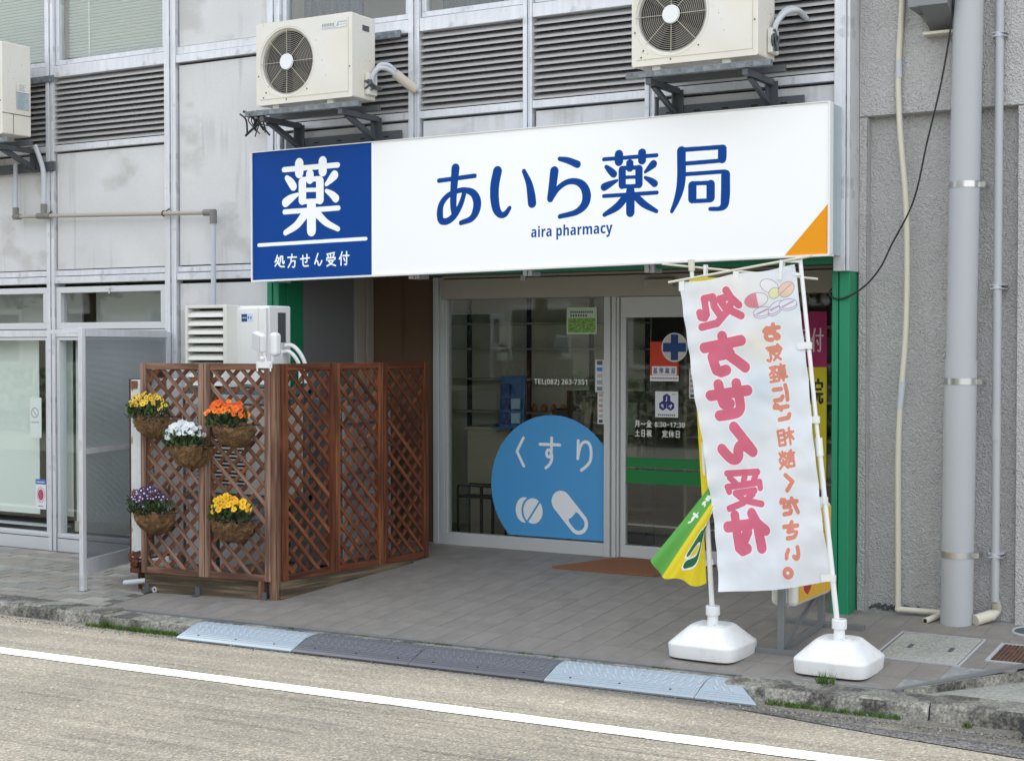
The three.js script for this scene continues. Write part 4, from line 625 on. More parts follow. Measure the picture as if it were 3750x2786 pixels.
latticePanel('weathered wooden lattice panel at the street side with the orange flowers', lerp2(LEFT, CORNER, 0.5), CORNER, M.woodGrey, 'lattice panels around the outdoor units');
const SIDE0 = [CORNER[0] + 0.035, CORNER[1] - 0.04];
latticePanel('red brown wooden lattice panel running back from the corner post', SIDE0, lerp2(SIDE0, END, 1 / 3), M.woodRed, 'lattice panels around the outdoor units');
latticePanel('red brown wooden lattice panel in the middle of the three side panels', lerp2(SIDE0, END, 1 / 3), lerp2(SIDE0, END, 2 / 3), M.woodRed, 'lattice panels around the outdoor units');
latticePanel('dark red brown wooden lattice panel nearest to the shop window', lerp2(SIDE0, END, 2 / 3), END, [M.woodRed[0], M.woodRed[2]], 'lattice panels around the outdoor units');
{
  const c = thing('corner_post', 'square wooden corner post of the lattice screen', 'post', [CORNER[0] + 0.012, FY(CORNER[1]) - 0.002, CORNER[1] - 0.012], 0.11); part(c, 'shaft', place(plank(0.05, 1.486, 0.05), 0, 0.743, 0), M.woodGrey[0]); part(c, 'cap_strip', place(plank(0.03, 1.36, 0.012), -0.035, 0.80, 0.022), M.woodGrey[1]);
  const base = thing('timber_plinth', 'old mossy timber board under the street side of the lattice', 'timber', [LEFT[0], 0, LEFT[1]], Math.atan2(LEFT[1] - CORNER[1], CORNER[0] - LEFT[0]));
  const b1 = plank(0.118, 0.94, 0.03); b1.rotateZ(Math.PI / 2); b1.translate(0.48, 0.155, -0.02); part(base, 'board', b1, M.woodOld); const b2 = plank(0.05, 0.94, 0.04); b2.rotateZ(Math.PI / 2); b2.translate(0.48, 0.122, 0.0); part(base, 'rail', b2, M.woodOld); part(base, 'corner_block', place(plank(0.045, 0.12, 0.045), 0.93, 0.158, 0), M.woodGrey[2]);
  for (const x of [0.05, 0.45, 0.955]) part(base, 'angle_bracket', merge([bx(x - 0.018, x + 0.018, 0.098, 0.15, 0.022, 0.027), bx(x - 0.018, x + 0.018, 0.092, 0.098, 0.022, 0.065)]), M.galvDark);
  part(base, 'drain_stub', new THREE.TorusGeometry(0.014, 0.006, 8, 16).translate(0.11, 0.112, 0.024), M.pvc);
  const wd = thing('timber_wedge', 'tapering timber board under the side lattice', 'timber'); const dirx = END[0] - CORNER[0], dirz = END[1] - CORNER[1], LL = Math.hypot(dirx, dirz);
  const pts = [[0.02, 0.216]]; const q = []; for (let i = 0; i <= 10; i++) { const s = 0.02 + i * 0.125, z = CORNER[1] + dirz / LL * s; q.push([s, Math.min(FY(z) - 0.004, 0.21)]); } pts.push([q[q.length - 1][0], 0.216], ...q.reverse());
  const wg = new THREE.ExtrudeGeometry(new THREE.Shape(pts.map((p) => new THREE.Vector2(...p))), { depth: 0.03, bevelEnabled: false }); metric(wg); { const u = wg.attributes.uv; for (let i = 0; i < u.count; i++) u.setXY(i, u.getY(i), u.getX(i)); } const wm = part(wd, 'board', wg, M.woodOld); wd.position.set(CORNER[0] + 0.02, 0, CORNER[1]); wd.rotation.y = Math.atan2(-dirz, dirx);
}
// ---------------------------------------------------------------- hanging flower baskets
M.soil = std({ color: hex(44, 34, 26), roughness: 1 });
{
  const petal = (() => { const s = []; for (let k = 0; k < 5; k++) { const g = new THREE.CircleGeometry(0.5, 7); g.scale(1, 0.92, 1); g.translate(0, 0.52, 0); g.rotateX(0.28 + (k % 2) * 0.12); g.rotateZ(k * Math.PI * 2 / 5); g.translate(0, 0, 0.02 * k); s.push(g); } return merge(s); })();
  const eye = new THREE.CircleGeometry(0.34, 7).translate(0, 0, 0.16);
  const leafG = (() => { const g = new THREE.PlaneGeometry(0.5, 1, 1, 2); const p = g.attributes.position; for (let i = 0; i < p.count; i++) { if (Math.abs(p.getY(i)) > 0.4) p.setX(i, p.getX(i) * 0.35); p.setZ(i, -0.12 * p.getY(i) * p.getY(i)); } g.translate(0, 0.5, 0); g.computeVertexNormals(); return g; })();
  const fl = (c, t = 0.2) => new THREE.MeshPhysicalMaterial({ color: hex(...c), roughness: 0.7, transmission: t, thickness: 0, side: THREE.DoubleSide });
  const ang = Math.atan2(LEFT[1] - CORNER[1], CORNER[0] - LEFT[0]);
  const kinds = [
    ['coir basket of small yellow pansies at the upper left of the lattice', 0.14, 1.245, [[232, 192, 40], [240, 206, 70], [214, 168, 30]], [92, 52, 24], 0.0185, 46, -0.04],
    ['coir basket of orange pansies beside the lattice corner', 0.765, 1.205, [[244, 116, 16], [250, 134, 24], [236, 96, 10]], [196, 74, 8], 0.029, 26, -0.05],
    ['coir basket of white pansies in the middle of the lattice', 0.425, 1.065, [[236, 240, 244], [226, 232, 240]], [214, 216, 180], 0.023, 44, -0.035],
    ['coir basket of dark purple pansies at the lower left of the lattice', 0.145, 0.625, [[62, 34, 84], [50, 26, 70], [84, 54, 104]], [206, 196, 214], 0.0195, 44, -0.04],
    ['coir basket of bright yellow pansies at the lower right of the lattice', 0.745, 0.605, [[246, 196, 12], [250, 208, 30], [236, 178, 8]], [196, 130, 8], 0.026, 30, -0.01],
  ];
  kinds.forEach(([label, s, y, cols, eyeCol, size, n, shift], kk) => {
    const [px, pz] = lerp2(LEFT, CORNER, s / 1.004);
    const o = thing('flower_basket', label, 'flower basket', [px + 0.026 * Math.sin(ang), y, pz + 0.026 * Math.cos(ang)], ang, 'coir flower baskets on the lattice');
    // half bowl of coir
    const N = 44, Rr = 14, R = 0.152, D = 0.14, pos = [], idx = [], uv = [];
    for (let j = 0; j <= Rr; j++) for (let i = 0; i <= N; i++) {
      const a = Math.PI * i / N, v = j / Rr, prof_ = Math.sqrt(Math.max(0, 1 - v * v * 0.96)), wob = 1 + 0.05 * Math.sin(a * 7 + kk * 2.1) * (0.4 + v) + 0.26 * (vn(a * 6 + kk * 7, v * 5, 64, 64, 400 + kk) - 0.5) + 0.12 * (vn(a * 14 + kk * 3, v * 12, 64, 64, 430 + kk) - 0.5);
      pos.push(-Math.cos(a) * R * prof_ * wob, -v * 0.15 + 0.05 * (vn(a * 5, kk * 3.3, 64, 64, 420) - 0.5) * (1 - v), Math.sin(a) * D * prof_ * wob + 0.004); uv.push(a * R, v * 0.14 + kk * 0.07);
    }
    for (let j = 0; j < Rr; j++) for (let i = 0; i < N; i++) { const q = j * (N + 1) + i; idx.push(q, q + N + 1, q + 1, q + 1, q + N + 1, q + N + 2); }
    const g = new THREE.BufferGeometry(); g.setAttribute('position', new THREE.Float32BufferAttribute(pos, 3)); g.setAttribute('uv', new THREE.Float32BufferAttribute(uv, 2)); g.setIndex(idx); g.computeVertexNormals();
    part(o, 'coir_liner', g, Object.assign(M.coir, { side: THREE.DoubleSide }));
    const soil = new THREE.CircleGeometry(0.15, 24, 0, Math.PI); soil.scale(1, 0.9, 1); soil.rotateX(Math.PI / 2); soil.translate(0, -0.022, 0.004); part(o, 'soil', soil, M.soil);
    part(o, 'wire_rim', merge([tube([[-0.17, 0.0, 0.006], [-0.14, 0.0, 0.094], [0, 0.0, 0.142], [0.14, 0.0, 0.094], [0.17, 0.0, 0.006]], 0.003, 40, 6)]), M.black);
    // fibres that stick out
    const fib = []; for (let i = 0; i < 260; i++) { const a = rr(0.1, 3.04), v = rr(0, 0.8), q = Math.sqrt(1 - v * v * 0.96), x = -Math.cos(a) * R * q, z = Math.sin(a) * D * q, L = rr(0.01, 0.028); const pg = new THREE.PlaneGeometry(0.0022, L); pg.rotateZ(rr(-1.4, 1.4)); pg.rotateX(rr(-0.6, 0.6)); pg.translate(x * 1.05, -v * 0.125 + rr(-0.005, 0.012), z * 1.06 + 0.006); fib.push(pg); } part(o, 'loose_fibre', merge(fib), std({ color: hex(120, 92, 62), roughness: 1, side: THREE.DoubleSide }));
    // leaves
    const lv = [[], [], []]; for (let i = 0; i < 420; i++) { const a = rr(0, Math.PI), q = 1.06 * Math.sqrt(rnd()), h = rr(-0.03, 0.095) * (1.15 - 0.45 * q), l = leafG.clone(); l.scale(rr(0.024, 0.040), rr(0.026, 0.05), 0.03); l.rotateX(rr(-1.5, 0.4)); l.rotateY(rr(-3, 3)); l.rotateZ(rr(-0.8, 0.8)); l.translate(-Math.cos(a) * 0.145 * q + shift, 0.0 + h, Math.sin(a) * 0.13 * q + 0.012); lv[i % 3].push(l); }
    const fo = part(o, 'foliage', merge(lv[0]), M.leaf[0]); part(o, 'foliage', merge(lv[1]), M.leaf[1]); part(o, 'foliage', merge(lv[2]), M.leaf[2]);
    const mats = cols.map((c) => fl(c)), em = fl(eyeCol, 0);
    for (let i = 0; i < n; i++) {
      const a = Math.PI * ((i * 0.618034) % 1), q = Math.sqrt((i + 0.5) / n), x = -Math.cos(a) * 0.142 * q + shift, z = Math.sin(a) * 0.125 * q + 0.02, h = 0.068 + 0.072 * (1 - q * q) + rr(-0.026, 0.02);
      const f = part(o, 'blossom', petal, mats[Math.floor(rnd() * mats.length)]); f.position.set(x + rr(-0.008, 0.008), h, z); const sc = size * rr(0.62, 1.12); f.scale.set(sc, sc, sc); f.rotation.set(-0.35 - 0.3 * (1 - q) + rr(-0.35, 0.35), (x - shift) * 2.6 + rr(-0.4, 0.4) + 0.35, rr(-0.6, 0.6)); part(f, 'blossom_eye', eye, em);
    }
  });
}
// small white floodlight clamped to the lattice top
{
  const o = thing('sensor_light', 'small white sensor floodlight clamped on top of the lattice beside the corner', 'light', [-6.20, 1.588, 0.90], 0.2);
  part(o, 'clamp', merge([bx(-0.055, 0.055, -0.03, 0.012, -0.03, 0.03, 0.004), bx(-0.05, -0.042, -0.05, 0.0, 0.022, 0.03), bx(0.042, 0.05, -0.05, 0.0, 0.022, 0.03)]), M.whitePlastic);
  part(o, 'neck', merge([bar([0, 0.01, 0], [-0.015, 0.06, 0.0], 0.012, 10), new THREE.SphereGeometry(0.02, 14, 10).translate(-0.015, 0.065, 0)]), M.whitePlastic);
  const h = part(o, 'head', place(bx(-0.058, 0.058, -0.062, 0.062, -0.026, 0.026, 0.02), -0.04, 0.135, 0.01, -0.55, 0.1, -0.22), M.whitePlastic); part(o, 'lens', place(bx(-0.048, 0.048, -0.052, 0.052, 0.0245, 0.029, 0.004), -0.04, 0.135, 0.01, -0.55, 0.1, -0.22), std({ color: hex(206, 210, 212), roughness: 0.15 })); part(o, 'housing', place(bx(-0.03, 0.03, -0.075, 0.075, -0.035, 0.035, 0.024), 0.055, 0.12, -0.02, -0.2), M.whitePlastic);
  part(o, 'sensor', new THREE.SphereGeometry(0.016, 12, 8).translate(-0.01, 0.03, 0.03), M.whitePlastic);
}
// rusty steel board left of the lattice
{
  const o = thing('rusty_board', 'white painted steel board with a rusted foot left of the lattice', 'board', [-7.235, 0, 0.80], 0.02);
  part(o, 'panel', bx(-0.05, 0.05, 0.30, 1.475, -0.22, 0.18, 0.006), M.rustPaint); part(o, 'edge_strip', bx(-0.068, -0.052, 0.27, 1.48, -0.22, 0.176, 0.003), M.rusty); part(o, 'top_bar', bx(0.0, 0.16, 1.49, 1.54, 0.06, 0.11, 0.006), M.rusty);
  const lumps = []; for (let i = 0; i < 16; i++) { const g = new THREE.BoxGeometry(rr(0.02, 0.07), rr(0.02, 0.06), rr(0.004, 0.012)); g.rotateZ(rr(-0.5, 0.5)); g.rotateY(rr(-0.6, 0.6)); g.translate(rr(-0.055, 0.04), rr(0.24, 0.33), rr(0.15, 0.185)); lumps.push(metric(g)); } part(o, 'rusted_foot', merge(lumps), M.rusty); part(o, 'leg', bx(-0.03, 0.01, FY(0.9) - 0.01, 0.27, 0.10, 0.14, 0.004), M.rusty); part(o, 'rusted_plate', bx(-0.065, 0.02, 0.20, 0.235, 0.06, 0.18, 0.006), M.rusty);
  solo('pipe_stub', 'short white pipe poking out beside the rusted foot', 'pipe', bar([-7.30, 0.138, 1.03], [-7.10, 0.165, 0.96], 0.018, 16), M.pvcLight);
}
// ---------------------------------------------------------------- perforated partition on the left
{
  const o = thing('perforated_partition', 'grey perforated metal partition on an aluminium post in front of the left windows', 'partition');
  const A = [-7.565, 1.135], Bq = [-7.862, 0.02];
  part(o, 'post', merge([bx(A[0] - 0.018, A[0] + 0.018, 0.075, 1.816, A[1] - 0.018, A[1] + 0.018, 0.004), bx(A[0] - 0.004, A[0] + 0.004, 0.08, 1.81, A[1] + 0.0165, A[1] + 0.020)]), M.alu);
  part(o, 'wall_post', bx(Bq[0] - 0.015, Bq[0] + 0.02, 0.13, 1.80, 0.0, 0.035, 0.003), M.alu);
  for (const [y, h] of [[1.785, 0.05], [1.0, 0.035], [0.235, 0.10]]) part(o, 'rail', beam([A[0], y, A[1] - 0.02], [Bq[0], y, Bq[1] + 0.02], 0.03, h), M.alu);
  const g = new THREE.PlaneGeometry(1.12, 1.52); metric(g); g.rotateY(Math.PI / 2 - Math.atan2(Bq[0] - A[0], Bq[1] - A[1]) * 0); g.rotateY(Math.atan2(-(A[0] - Bq[0]), -(A[1] - Bq[1])) * 1 + Math.PI); const mid = [(A[0] + Bq[0]) / 2, (A[1] + Bq[1]) / 2]; g.translate(mid[0], 1.02, mid[1]); part(o, 'perforated_sheet', g, M.perf);
  part(o, 'brace', beam([A[0], 1.80, A[1]], [-8.80, 1.80, 0.30], 0.03, 0.03), M.alu);
  part(o, 'post_foot', bx(A[0] - 0.03, A[0] + 0.03, 0.07, 0.082, A[1] - 0.03, A[1] + 0.03), M.steelGrey);
}
// notices on the left windows
{
  const mk = (name, label, x, y, w, h, draw) => { const g = new THREE.BoxGeometry(w, h, 0.002); g.translate(x, y, -0.050); solo(name, label, 'notice', g, std({ roughness: 0.6, map: ctex(Math.round(w * 1600), Math.round(h * 1600), draw) }), 'notices on the left window'); };
  mk('window_notice', 'small white notice with a red round mark low on the left window', -9.265, 0.535, 0.115, 0.235, (g, w, h) => { g.fillStyle = '#d9dde0'; g.fillRect(0, 0, w, h); g.fillStyle = '#4c68a8'; g.fillRect(0, 0, w, h * 0.17); g.fillStyle = '#c8d0e0'; for (let i = 0; i < 6; i++) g.fillRect(w * (0.1 + i * 0.135), h * 0.07, w * 0.09, h * 0.05); g.strokeStyle = '#c0687c'; g.lineWidth = w * 0.05; g.beginPath(); g.ellipse(w / 2, h * 0.52, w * 0.35, h * 0.25, 0, 0, 7); g.stroke(); g.fillStyle = '#b04a62'; g.beginPath(); g.ellipse(w / 2, h * 0.52, w * 0.27, h * 0.19, 0, 0, 7); g.fill(); g.fillStyle = '#556'; for (let i = 0; i < 5; i++) g.fillRect(w * (0.26 + i * 0.1), h * 0.88, w * 0.07, h * 0.04); });
  mk('window_notice', 'pale notice with a round prohibition mark at eye height on the left window', -9.315, 1.135, 0.125, 0.315, (g, w, h) => { g.fillStyle = '#ccd6d0'; g.fillRect(0, 0, w, h); g.strokeStyle = '#8a7c7c'; g.lineWidth = w * 0.05; g.beginPath(); g.arc(w * 0.42, h * 0.38, w * 0.30, 0, 7); g.stroke(); g.beginPath(); g.moveTo(w * 0.22, h * 0.30); g.lineTo(w * 0.62, h * 0.46); g.stroke(); g.fillStyle = '#9a8886'; for (let i = 0; i < 4; i++) g.fillRect(w * (0.12 + i * 0.18), h * 0.60, w * 0.12, h * 0.035); });
}
// ---------------------------------------------------------------- pipes on the left wall
{
  const o = thing('drain_pipe', 'grey drain pipe running across the left wall panels with joints', 'pipe');
  part(o, 'pipe', bar([-9.41, 2.72, 0.05], [-9.41, 3.12, 0.05], 0.017, 16), M.pvcLight); part(o, 'pipe', tube([[-9.10, 2.72, 0.05], [-9.105, 3.05, 0.05], [-9.12, 3.12, 0.06], [-9.15, 3.24, 0.09]], 0.019, 30, 14), M.pvcLight);
  part(o, 'pipe', bar([-9.41, 2.705, 0.05], [-7.39, 2.648, 0.05], 0.0155, 16), M.pvcDirty); part(o, 'pipe', bar([-7.385, 2.64, 0.05], [-7.385, 1.5, 0.05], 0.018, 16), M.pvcLight);
  part(o, 'joint', merge([bar([-9.41, 2.685, 0.05], [-9.41, 2.775, 0.05], 0.024, 16), bar([-9.43, 2.704, 0.05], [-9.36, 2.703, 0.05], 0.023, 16)]), M.pvcJoint); part(o, 'joint', merge([bar([-9.10, 2.69, 0.05], [-9.10, 2.79, 0.05], 0.025, 16), bar([-9.17, 2.70, 0.05], [-9.03, 2.695, 0.05], 0.023, 16)]), M.pvcJoint); part(o, 'joint', merge([bar([-7.385, 2.665, 0.05], [-7.385, 2.57, 0.05], 0.026, 16), bar([-7.37, 2.648, 0.05], [-7.47, 2.651, 0.05], 0.024, 16)]), M.pvcJoint);
  for (const x of [-9.08, -7.86]) part(o, 'clamp', merge([new THREE.TorusGeometry(0.019, 0.004, 8, 18).rotateY(Math.PI / 2).translate(x, 2.696 - (x + 9.08) * 0.028, 0.05), bar([x, 2.70 - (x + 9.08) * 0.028, 0.05], [x + 0.01, 2.735 - (x + 9.08) * 0.028, 0.0], 0.005, 8)]), M.rusty);
}
// ---------------------------------------------------------------- pipes on the concrete wall
{
  const o = thing('rainwater_pipe', 'thick light grey rainwater pipe with steel clamps on the stucco wall', 'pipe');
  part(o, 'pipe', bar([-2.150, 0.10, -0.09], [-2.135, 1.62, -0.09], 0.087, 40, 0.087), M.pvc); part(o, 'pipe', bar([-2.135, 1.60, -0.09], [-2.09, 4.8, -0.09], 0.081, 40, 0.081), M.pvc);
  for (const [y, x, r] of [[2.575, -2.121, 0.083], [1.505, -2.136, 0.089], [0.555, -2.146, 0.089]]) part(o, 'clamp', merge([new THREE.CylinderGeometry(r, r, 0.034, 40, 1, true).translate(x, y, -0.09), bx(x + r - 0.004, x + r + 0.028, y - 0.015, y + 0.013, -0.10, -0.088), bar([x + r + 0.01, y, -0.09], [x + r + 0.01, y, -0.235], 0.007, 8)]), Object.assign(M.steel, { side: THREE.DoubleSide }));
  const t = thing('thin_pipe', 'thin grey pipe with wire clips right of the thick rainwater pipe', 'pipe');
  part(t, 'pipe', bar([-1.957, 0.30, -0.150], [-1.952, 4.5, -0.150], 0.0225, 18), M.pvc); part(t, 'sleeve', bar([-1.957, 1.18, -0.150], [-1.957, 1.32, -0.150], 0.026, 18), M.pvc); part(t, 'bend', merge([tube([[-1.957, 0.31, -0.150], [-1.958, 0.25, -0.20], [-1.975, 0.222, -0.17], [-2.03, 0.205, -0.09]], 0.0245, 24, 14), bar([-1.975, 0.223, -0.17], [-2.045, 0.202, -0.075], 0.031, 18)]), M.conduit);
  for (const y of [3.385, 2.02, 0.555]) part(t, 'clip', merge([bx(-1.99, -1.915, y - 0.012, y - 0.008, -0.24, -0.126), bx(-1.99, -1.915, y + 0.008, y + 0.012, -0.24, -0.126), bar([-1.957, y - 0.011, -0.150], [-1.957, y + 0.011, -0.150], 0.0252, 18)]), M.pvcLight);
  const c = thing('beige_conduit', 'narrow beige hose hanging in a slight curve down the stucco wall', 'hose');
  part(c, 'hose', tube([[-2.48, 4.2, -0.156], [-2.49, 3.645, -0.156], [-2.509, 3.261, -0.156], [-2.501, 2.955, -0.156], [-2.463, 2.508, -0.156], [-2.455, 2.261, -0.156], [-2.459, 1.778, -0.156], [-2.488, 1.362, -0.156], [-2.497, 1.119, -0.156], [-2.494, 0.40, -0.156], [-2.494, 0.22, -0.156]], 0.0165, 140, 14), M.conduit);
  part(c, 'sleeve', bar([-2.506, 3.20, -0.156], [-2.508, 3.30, -0.156], 0.0185, 14), M.pvcLight); part(c, 'sleeve', bar([-2.490, 1.345, -0.156], [-2.474, 1.50, -0.156], 0.0182, 14), M.pvcLight);
  part(c, 'elbow', merge([new THREE.SphereGeometry(0.019, 14, 10).translate(-2.494, 0.212, -0.156), bar([-2.494, 0.212, -0.156], [-2.24, 0.206, -0.20], 0.0165, 14), new THREE.SphereGeometry(0.019, 14, 10).translate(-2.24, 0.206, -0.20), bar([-2.24, 0.206, -0.20], [-2.30, 0.186, -0.01], 0.0165, 14)]), M.conduit); part(c, 'mouth', new THREE.CircleGeometry(0.012, 14).rotateY(-0.3).translate(-2.3004, 0.186, -0.0085), M.black);
  solo('black_cable', 'thin black cable drooping across the stucco wall to the green post', 'cable', tube([[-2.13, 3.9, -0.04], [-2.168, 3.573, -0.04], [-2.235, 3.154, -0.04], [-2.313, 2.819, -0.04], [-2.39, 2.49, -0.04], [-2.512, 2.253, -0.04], [-2.568, 2.14, -0.04], [-2.646, 2.046, -0.04], [-2.752, 1.976, -0.03], [-2.822, 1.964, -0.035], [-2.868, 1.990, -0.05], [-2.866, 2.02, -0.07], [-2.84, 2.035, -0.09]], 0.0052, 160, 8), M.rubber);
  const v = thing('vent_hood', 'grey metal vent hood high on the stucco wall', 'vent'); part(v, 'hood', merge([prof([[-0.18, 3.44], [0.05, 3.545], [0.05, 3.85], [-0.18, 3.9]], -2.335, -2.185), bx(-2.40, -2.335, 3.545, 3.85, 0.038, 0.05), bx(-2.40, -2.335, 3.5425, 3.55, -0.18, 0.05)]), M.steelGrey); part(v, 'opening', bx(-2.395, -2.336, 3.551, 3.84, -0.17, 0.037), M.black); part(v, 'drip_ledge', bx(-2.36, -2.17, 3.415, 3.432, -0.18, -0.10, 0.003), M.conduit);
}

// ---------------------------------------------------------------- banner stands
function tankBase(o, turn) {
  const ring = (y, a, n, N = 64) => Array.from({ length: N }, (_, i) => { const t = i / N * Math.PI * 2, c = Math.cos(t), s = Math.sin(t), q = Math.pow(Math.pow(Math.abs(c), n) + Math.pow(Math.abs(s), n), -1 / n); return [c * q * a, y, s * q * a]; });
  const rings = [[0.0, 0.178, 6], [0.005, 0.187, 6], [0.066, 0.192, 6], [0.075, 0.189, 6], [0.082, 0.182, 5.6], [0.126, 0.138, 4.6], [0.156, 0.106, 4.2], [0.163, 0.094, 4], [0.163, 0.060, 3], [0.154, 0.050, 2.5], [0.154, 0.001, 2]].map((r) => ring(...r)), N = 64, pos = [], idx = [];
  rings.flat().forEach((p) => pos.push(...p)); for (let j = 0; j < rings.length - 1; j++) for (let i = 0; i < N; i++) { const a = j * N + i, b = j * N + (i + 1) % N; idx.push(a, a + N, b, b, a + N, b + N); }
  const g = new THREE.BufferGeometry(); g.setAttribute('position', new THREE.Float32BufferAttribute(pos, 3)); g.setIndex(idx); g.computeVertexNormals(); g.rotateY(turn);
  g.setAttribute('uv', new THREE.Float32BufferAttribute(new Float32Array(rings.length * N * 2), 2)); metric(g);
  part(o, 'water_tank', g, M.tank); const cap = new THREE.CylinderGeometry(0.022, 0.022, 0.012, 20); cap.rotateY(turn); cap.translate(0.05, 0.160, 0.03); part(o, 'filler_cap', cap, M.whitePlastic);
  part(o, 'socket', new THREE.LatheGeometry([[0.030, 0.152], [0.027, 0.205], [0.034, 0.208], [0.037, 0.212], [0.037, 0.252], [0.034, 0.257], [0.020, 0.257], [0.018, 0.2]].map((p) => new THREE.Vector2(...p)), 28), M.whitePlastic);
}
{
  T.tankDirt = dtex(512, 512, 0.6, (u, v) => { const a = fbm(u, v, 20, 12, 4, 501), d = ss(0.56, 0.72, a) , L = 228 - 7 * d + 5 * (fbm(u, v, 5, 5, 3, 502) - 0.5); return [L - 1, L, L - 2 * d]; });
  M.tank = new THREE.MeshPhysicalMaterial({ map: T.tankDirt, roughness: 0.45, clearcoat: 0.1 });
  // white banner
  const o = thing('banner_stand', 'white prescription banner with pink mirrored lettering on a white water filled foot', 'banner', [-2.44, FY(1.03) - 0.004, 1.03], 0, 'banner stands on the forecourt');
  o.rotation.x = 0; tankBase(o, 0.0);
  const lx = (x, y, z) => [x + 2.44, y - (FY(1.03) - 0.004), z - 1.03];
  part(o, 'pole', merge([bar(lx(-2.447, 0.29, 1.03), lx(-2.548, 1.19, 1.03), 0.0135, 16), bar(lx(-2.548, 1.17, 1.03), lx(-2.652, 2.135, 1.03), 0.0105, 16)]), M.white); part(o, 'pole_joint', bar(lx(-2.545, 1.15, 1.03), lx(-2.552, 1.24, 1.03), 0.019, 16), M.whitePlastic);
  part(o, 'cross_arm', bar(lx(-3.362, 2.030, 1.055), lx(-2.585, 2.146, 1.045), 0.0068, 12), M.conduit);
  part(o, 'arm_bracket', merge([beam(lx(-2.75, 2.07, 1.04), lx(-2.645, 2.055, 1.04), 0.012, 0.014), beam(lx(-2.75, 2.03, 1.04), lx(-2.74, 2.13, 1.04), 0.016, 0.04), beam(lx(-2.75, 2.125, 1.04), lx(-2.65, 2.12, 1.04), 0.01, 0.012)]), M.whitePlastic);
  const W = 832, Hc = 2048;
  const tx = ctex(W, Hc, (g) => {
    g.fillStyle = '#e9edf3'; g.fillRect(0, 0, W, Hc);
    const soft = (x, y, r, c) => { const q = g.createRadialGradient(x, y, 0, x, y, r); q.addColorStop(0, c); q.addColorStop(1, 'rgba(233,237,243,0)'); g.fillStyle = q; g.fillRect(0, 0, W, Hc); };
    soft(500, 480, 260, 'rgba(240,236,220,0.8)'); soft(480, 760, 300, 'rgba(206,224,240,0.8)'); soft(300, 1000, 300, 'rgba(210,228,242,0.7)'); soft(420, 120, 300, 'rgba(242,238,236,0.8)'); // pale printed tints
    const big = [['処', 0.318, 0.104], ['方', 0.312, 0.250], ['せ', 0.305, 0.392], ['ん', 0.319, 0.536], ['受', 0.327, 0.678], ['付', 0.312, 0.816]], small = [['お', 0.738, 0.202], ['気', 0.737, 0.267], ['軽', 0.748, 0.332], ['に', 0.749, 0.396], ['ご', 0.754, 0.457], ['相', 0.755, 0.533], ['談', 0.749, 0.604], ['く', 0.75, 0.675], ['だ', 0.731, 0.75], ['さ', 0.716, 0.824], ['い', 0.707, 0.897], ['。', 0.648, 0.953]];
    for (const [st, lw] of [['#fbf4f6', 84], ['#dc6c86', 70]]) { g.strokeStyle = st; for (const [c, u, v] of big) glyph(g, c, u * W, v * Hc, 326, 258, lw + (c === '受' ? -26 : c === '処' ? -18 : 2), true, -0.06); }
    for (const [st, lw] of [['#fbf2ee', 38], ['#e0907c', 30]]) { g.strokeStyle = st; for (const [c, u, v] of small) glyph(g, c, u * W, v * Hc, 130, 114, (lw - ('軽談相気'.includes(c) ? 11 : 0)), true, -0.04); }
    // printed capsules and tablets
    g.lineWidth = 4; g.strokeStyle = '#a492b4'; const ell = (x, y, a, b, r, f) => { g.beginPath(); g.ellipse(x, y, a, b, r, 0, 7); if (f) { g.fillStyle = f; g.fill(); } g.stroke(); };
    ell(640, 108, 66, 44, 0.55, '#f1eef3'); ell(668, 160, 40, 34, -0.6, '#ecebb8'); ell(752, 150, 58, 46, -0.5, '#f1cfb6'); g.beginPath(); g.moveTo(706, 176); g.lineTo(790, 120); g.stroke();
    ell(536, 190, 84, 48, -0.1, '#efeaf2'); g.fillStyle = '#e08a98'; g.beginPath(); g.moveTo(542, 140); g.lineTo(548, 240); g.ellipse(536, 190, 82, 46, -0.1, 1.4, 4.8); g.fill(); for (const [x, y, r] of [[566, 268, -0.08], [664, 254, -0.5], [752, 244, 0.05]]) { ell(x, y + 14, 62, 30, r, '#e7e4f0'); ell(x, y, 62, 30, r, '#eeecf5'); g.beginPath(); g.moveTo(x - 44, y + 12); g.lineTo(x + 40, y - 14); g.stroke(); g.beginPath(); g.moveTo(x - 40, y + 17); g.lineTo(x + 44, y - 9); g.stroke(); }
  });
  const cloth = (nx, ny, f) => { const pos = [], uv = [], idx = []; for (let j = 0; j <= ny; j++) for (let i = 0; i <= nx; i++) { const u = i / nx, v = j / ny; pos.push(...f(u, v)); uv.push(u, 1 - v); } for (let j = 0; j < ny; j++) for (let i = 0; i < nx; i++) { const q = j * (nx + 1) + i; idx.push(q, q + nx + 1, q + 1, q + 1, q + nx + 1, q + nx + 2); } const g = new THREE.BufferGeometry(); g.setAttribute('position', new THREE.Float32BufferAttribute(pos, 3)); g.setAttribute('uv', new THREE.Float32BufferAttribute(uv, 2)); g.setIndex(idx); g.computeVertexNormals(); return g; };
  const TL = [-3.30, 2.028], TR = [-2.672, 2.106], BL = [-3.05, 0.441], BR = [-2.484, 0.531];
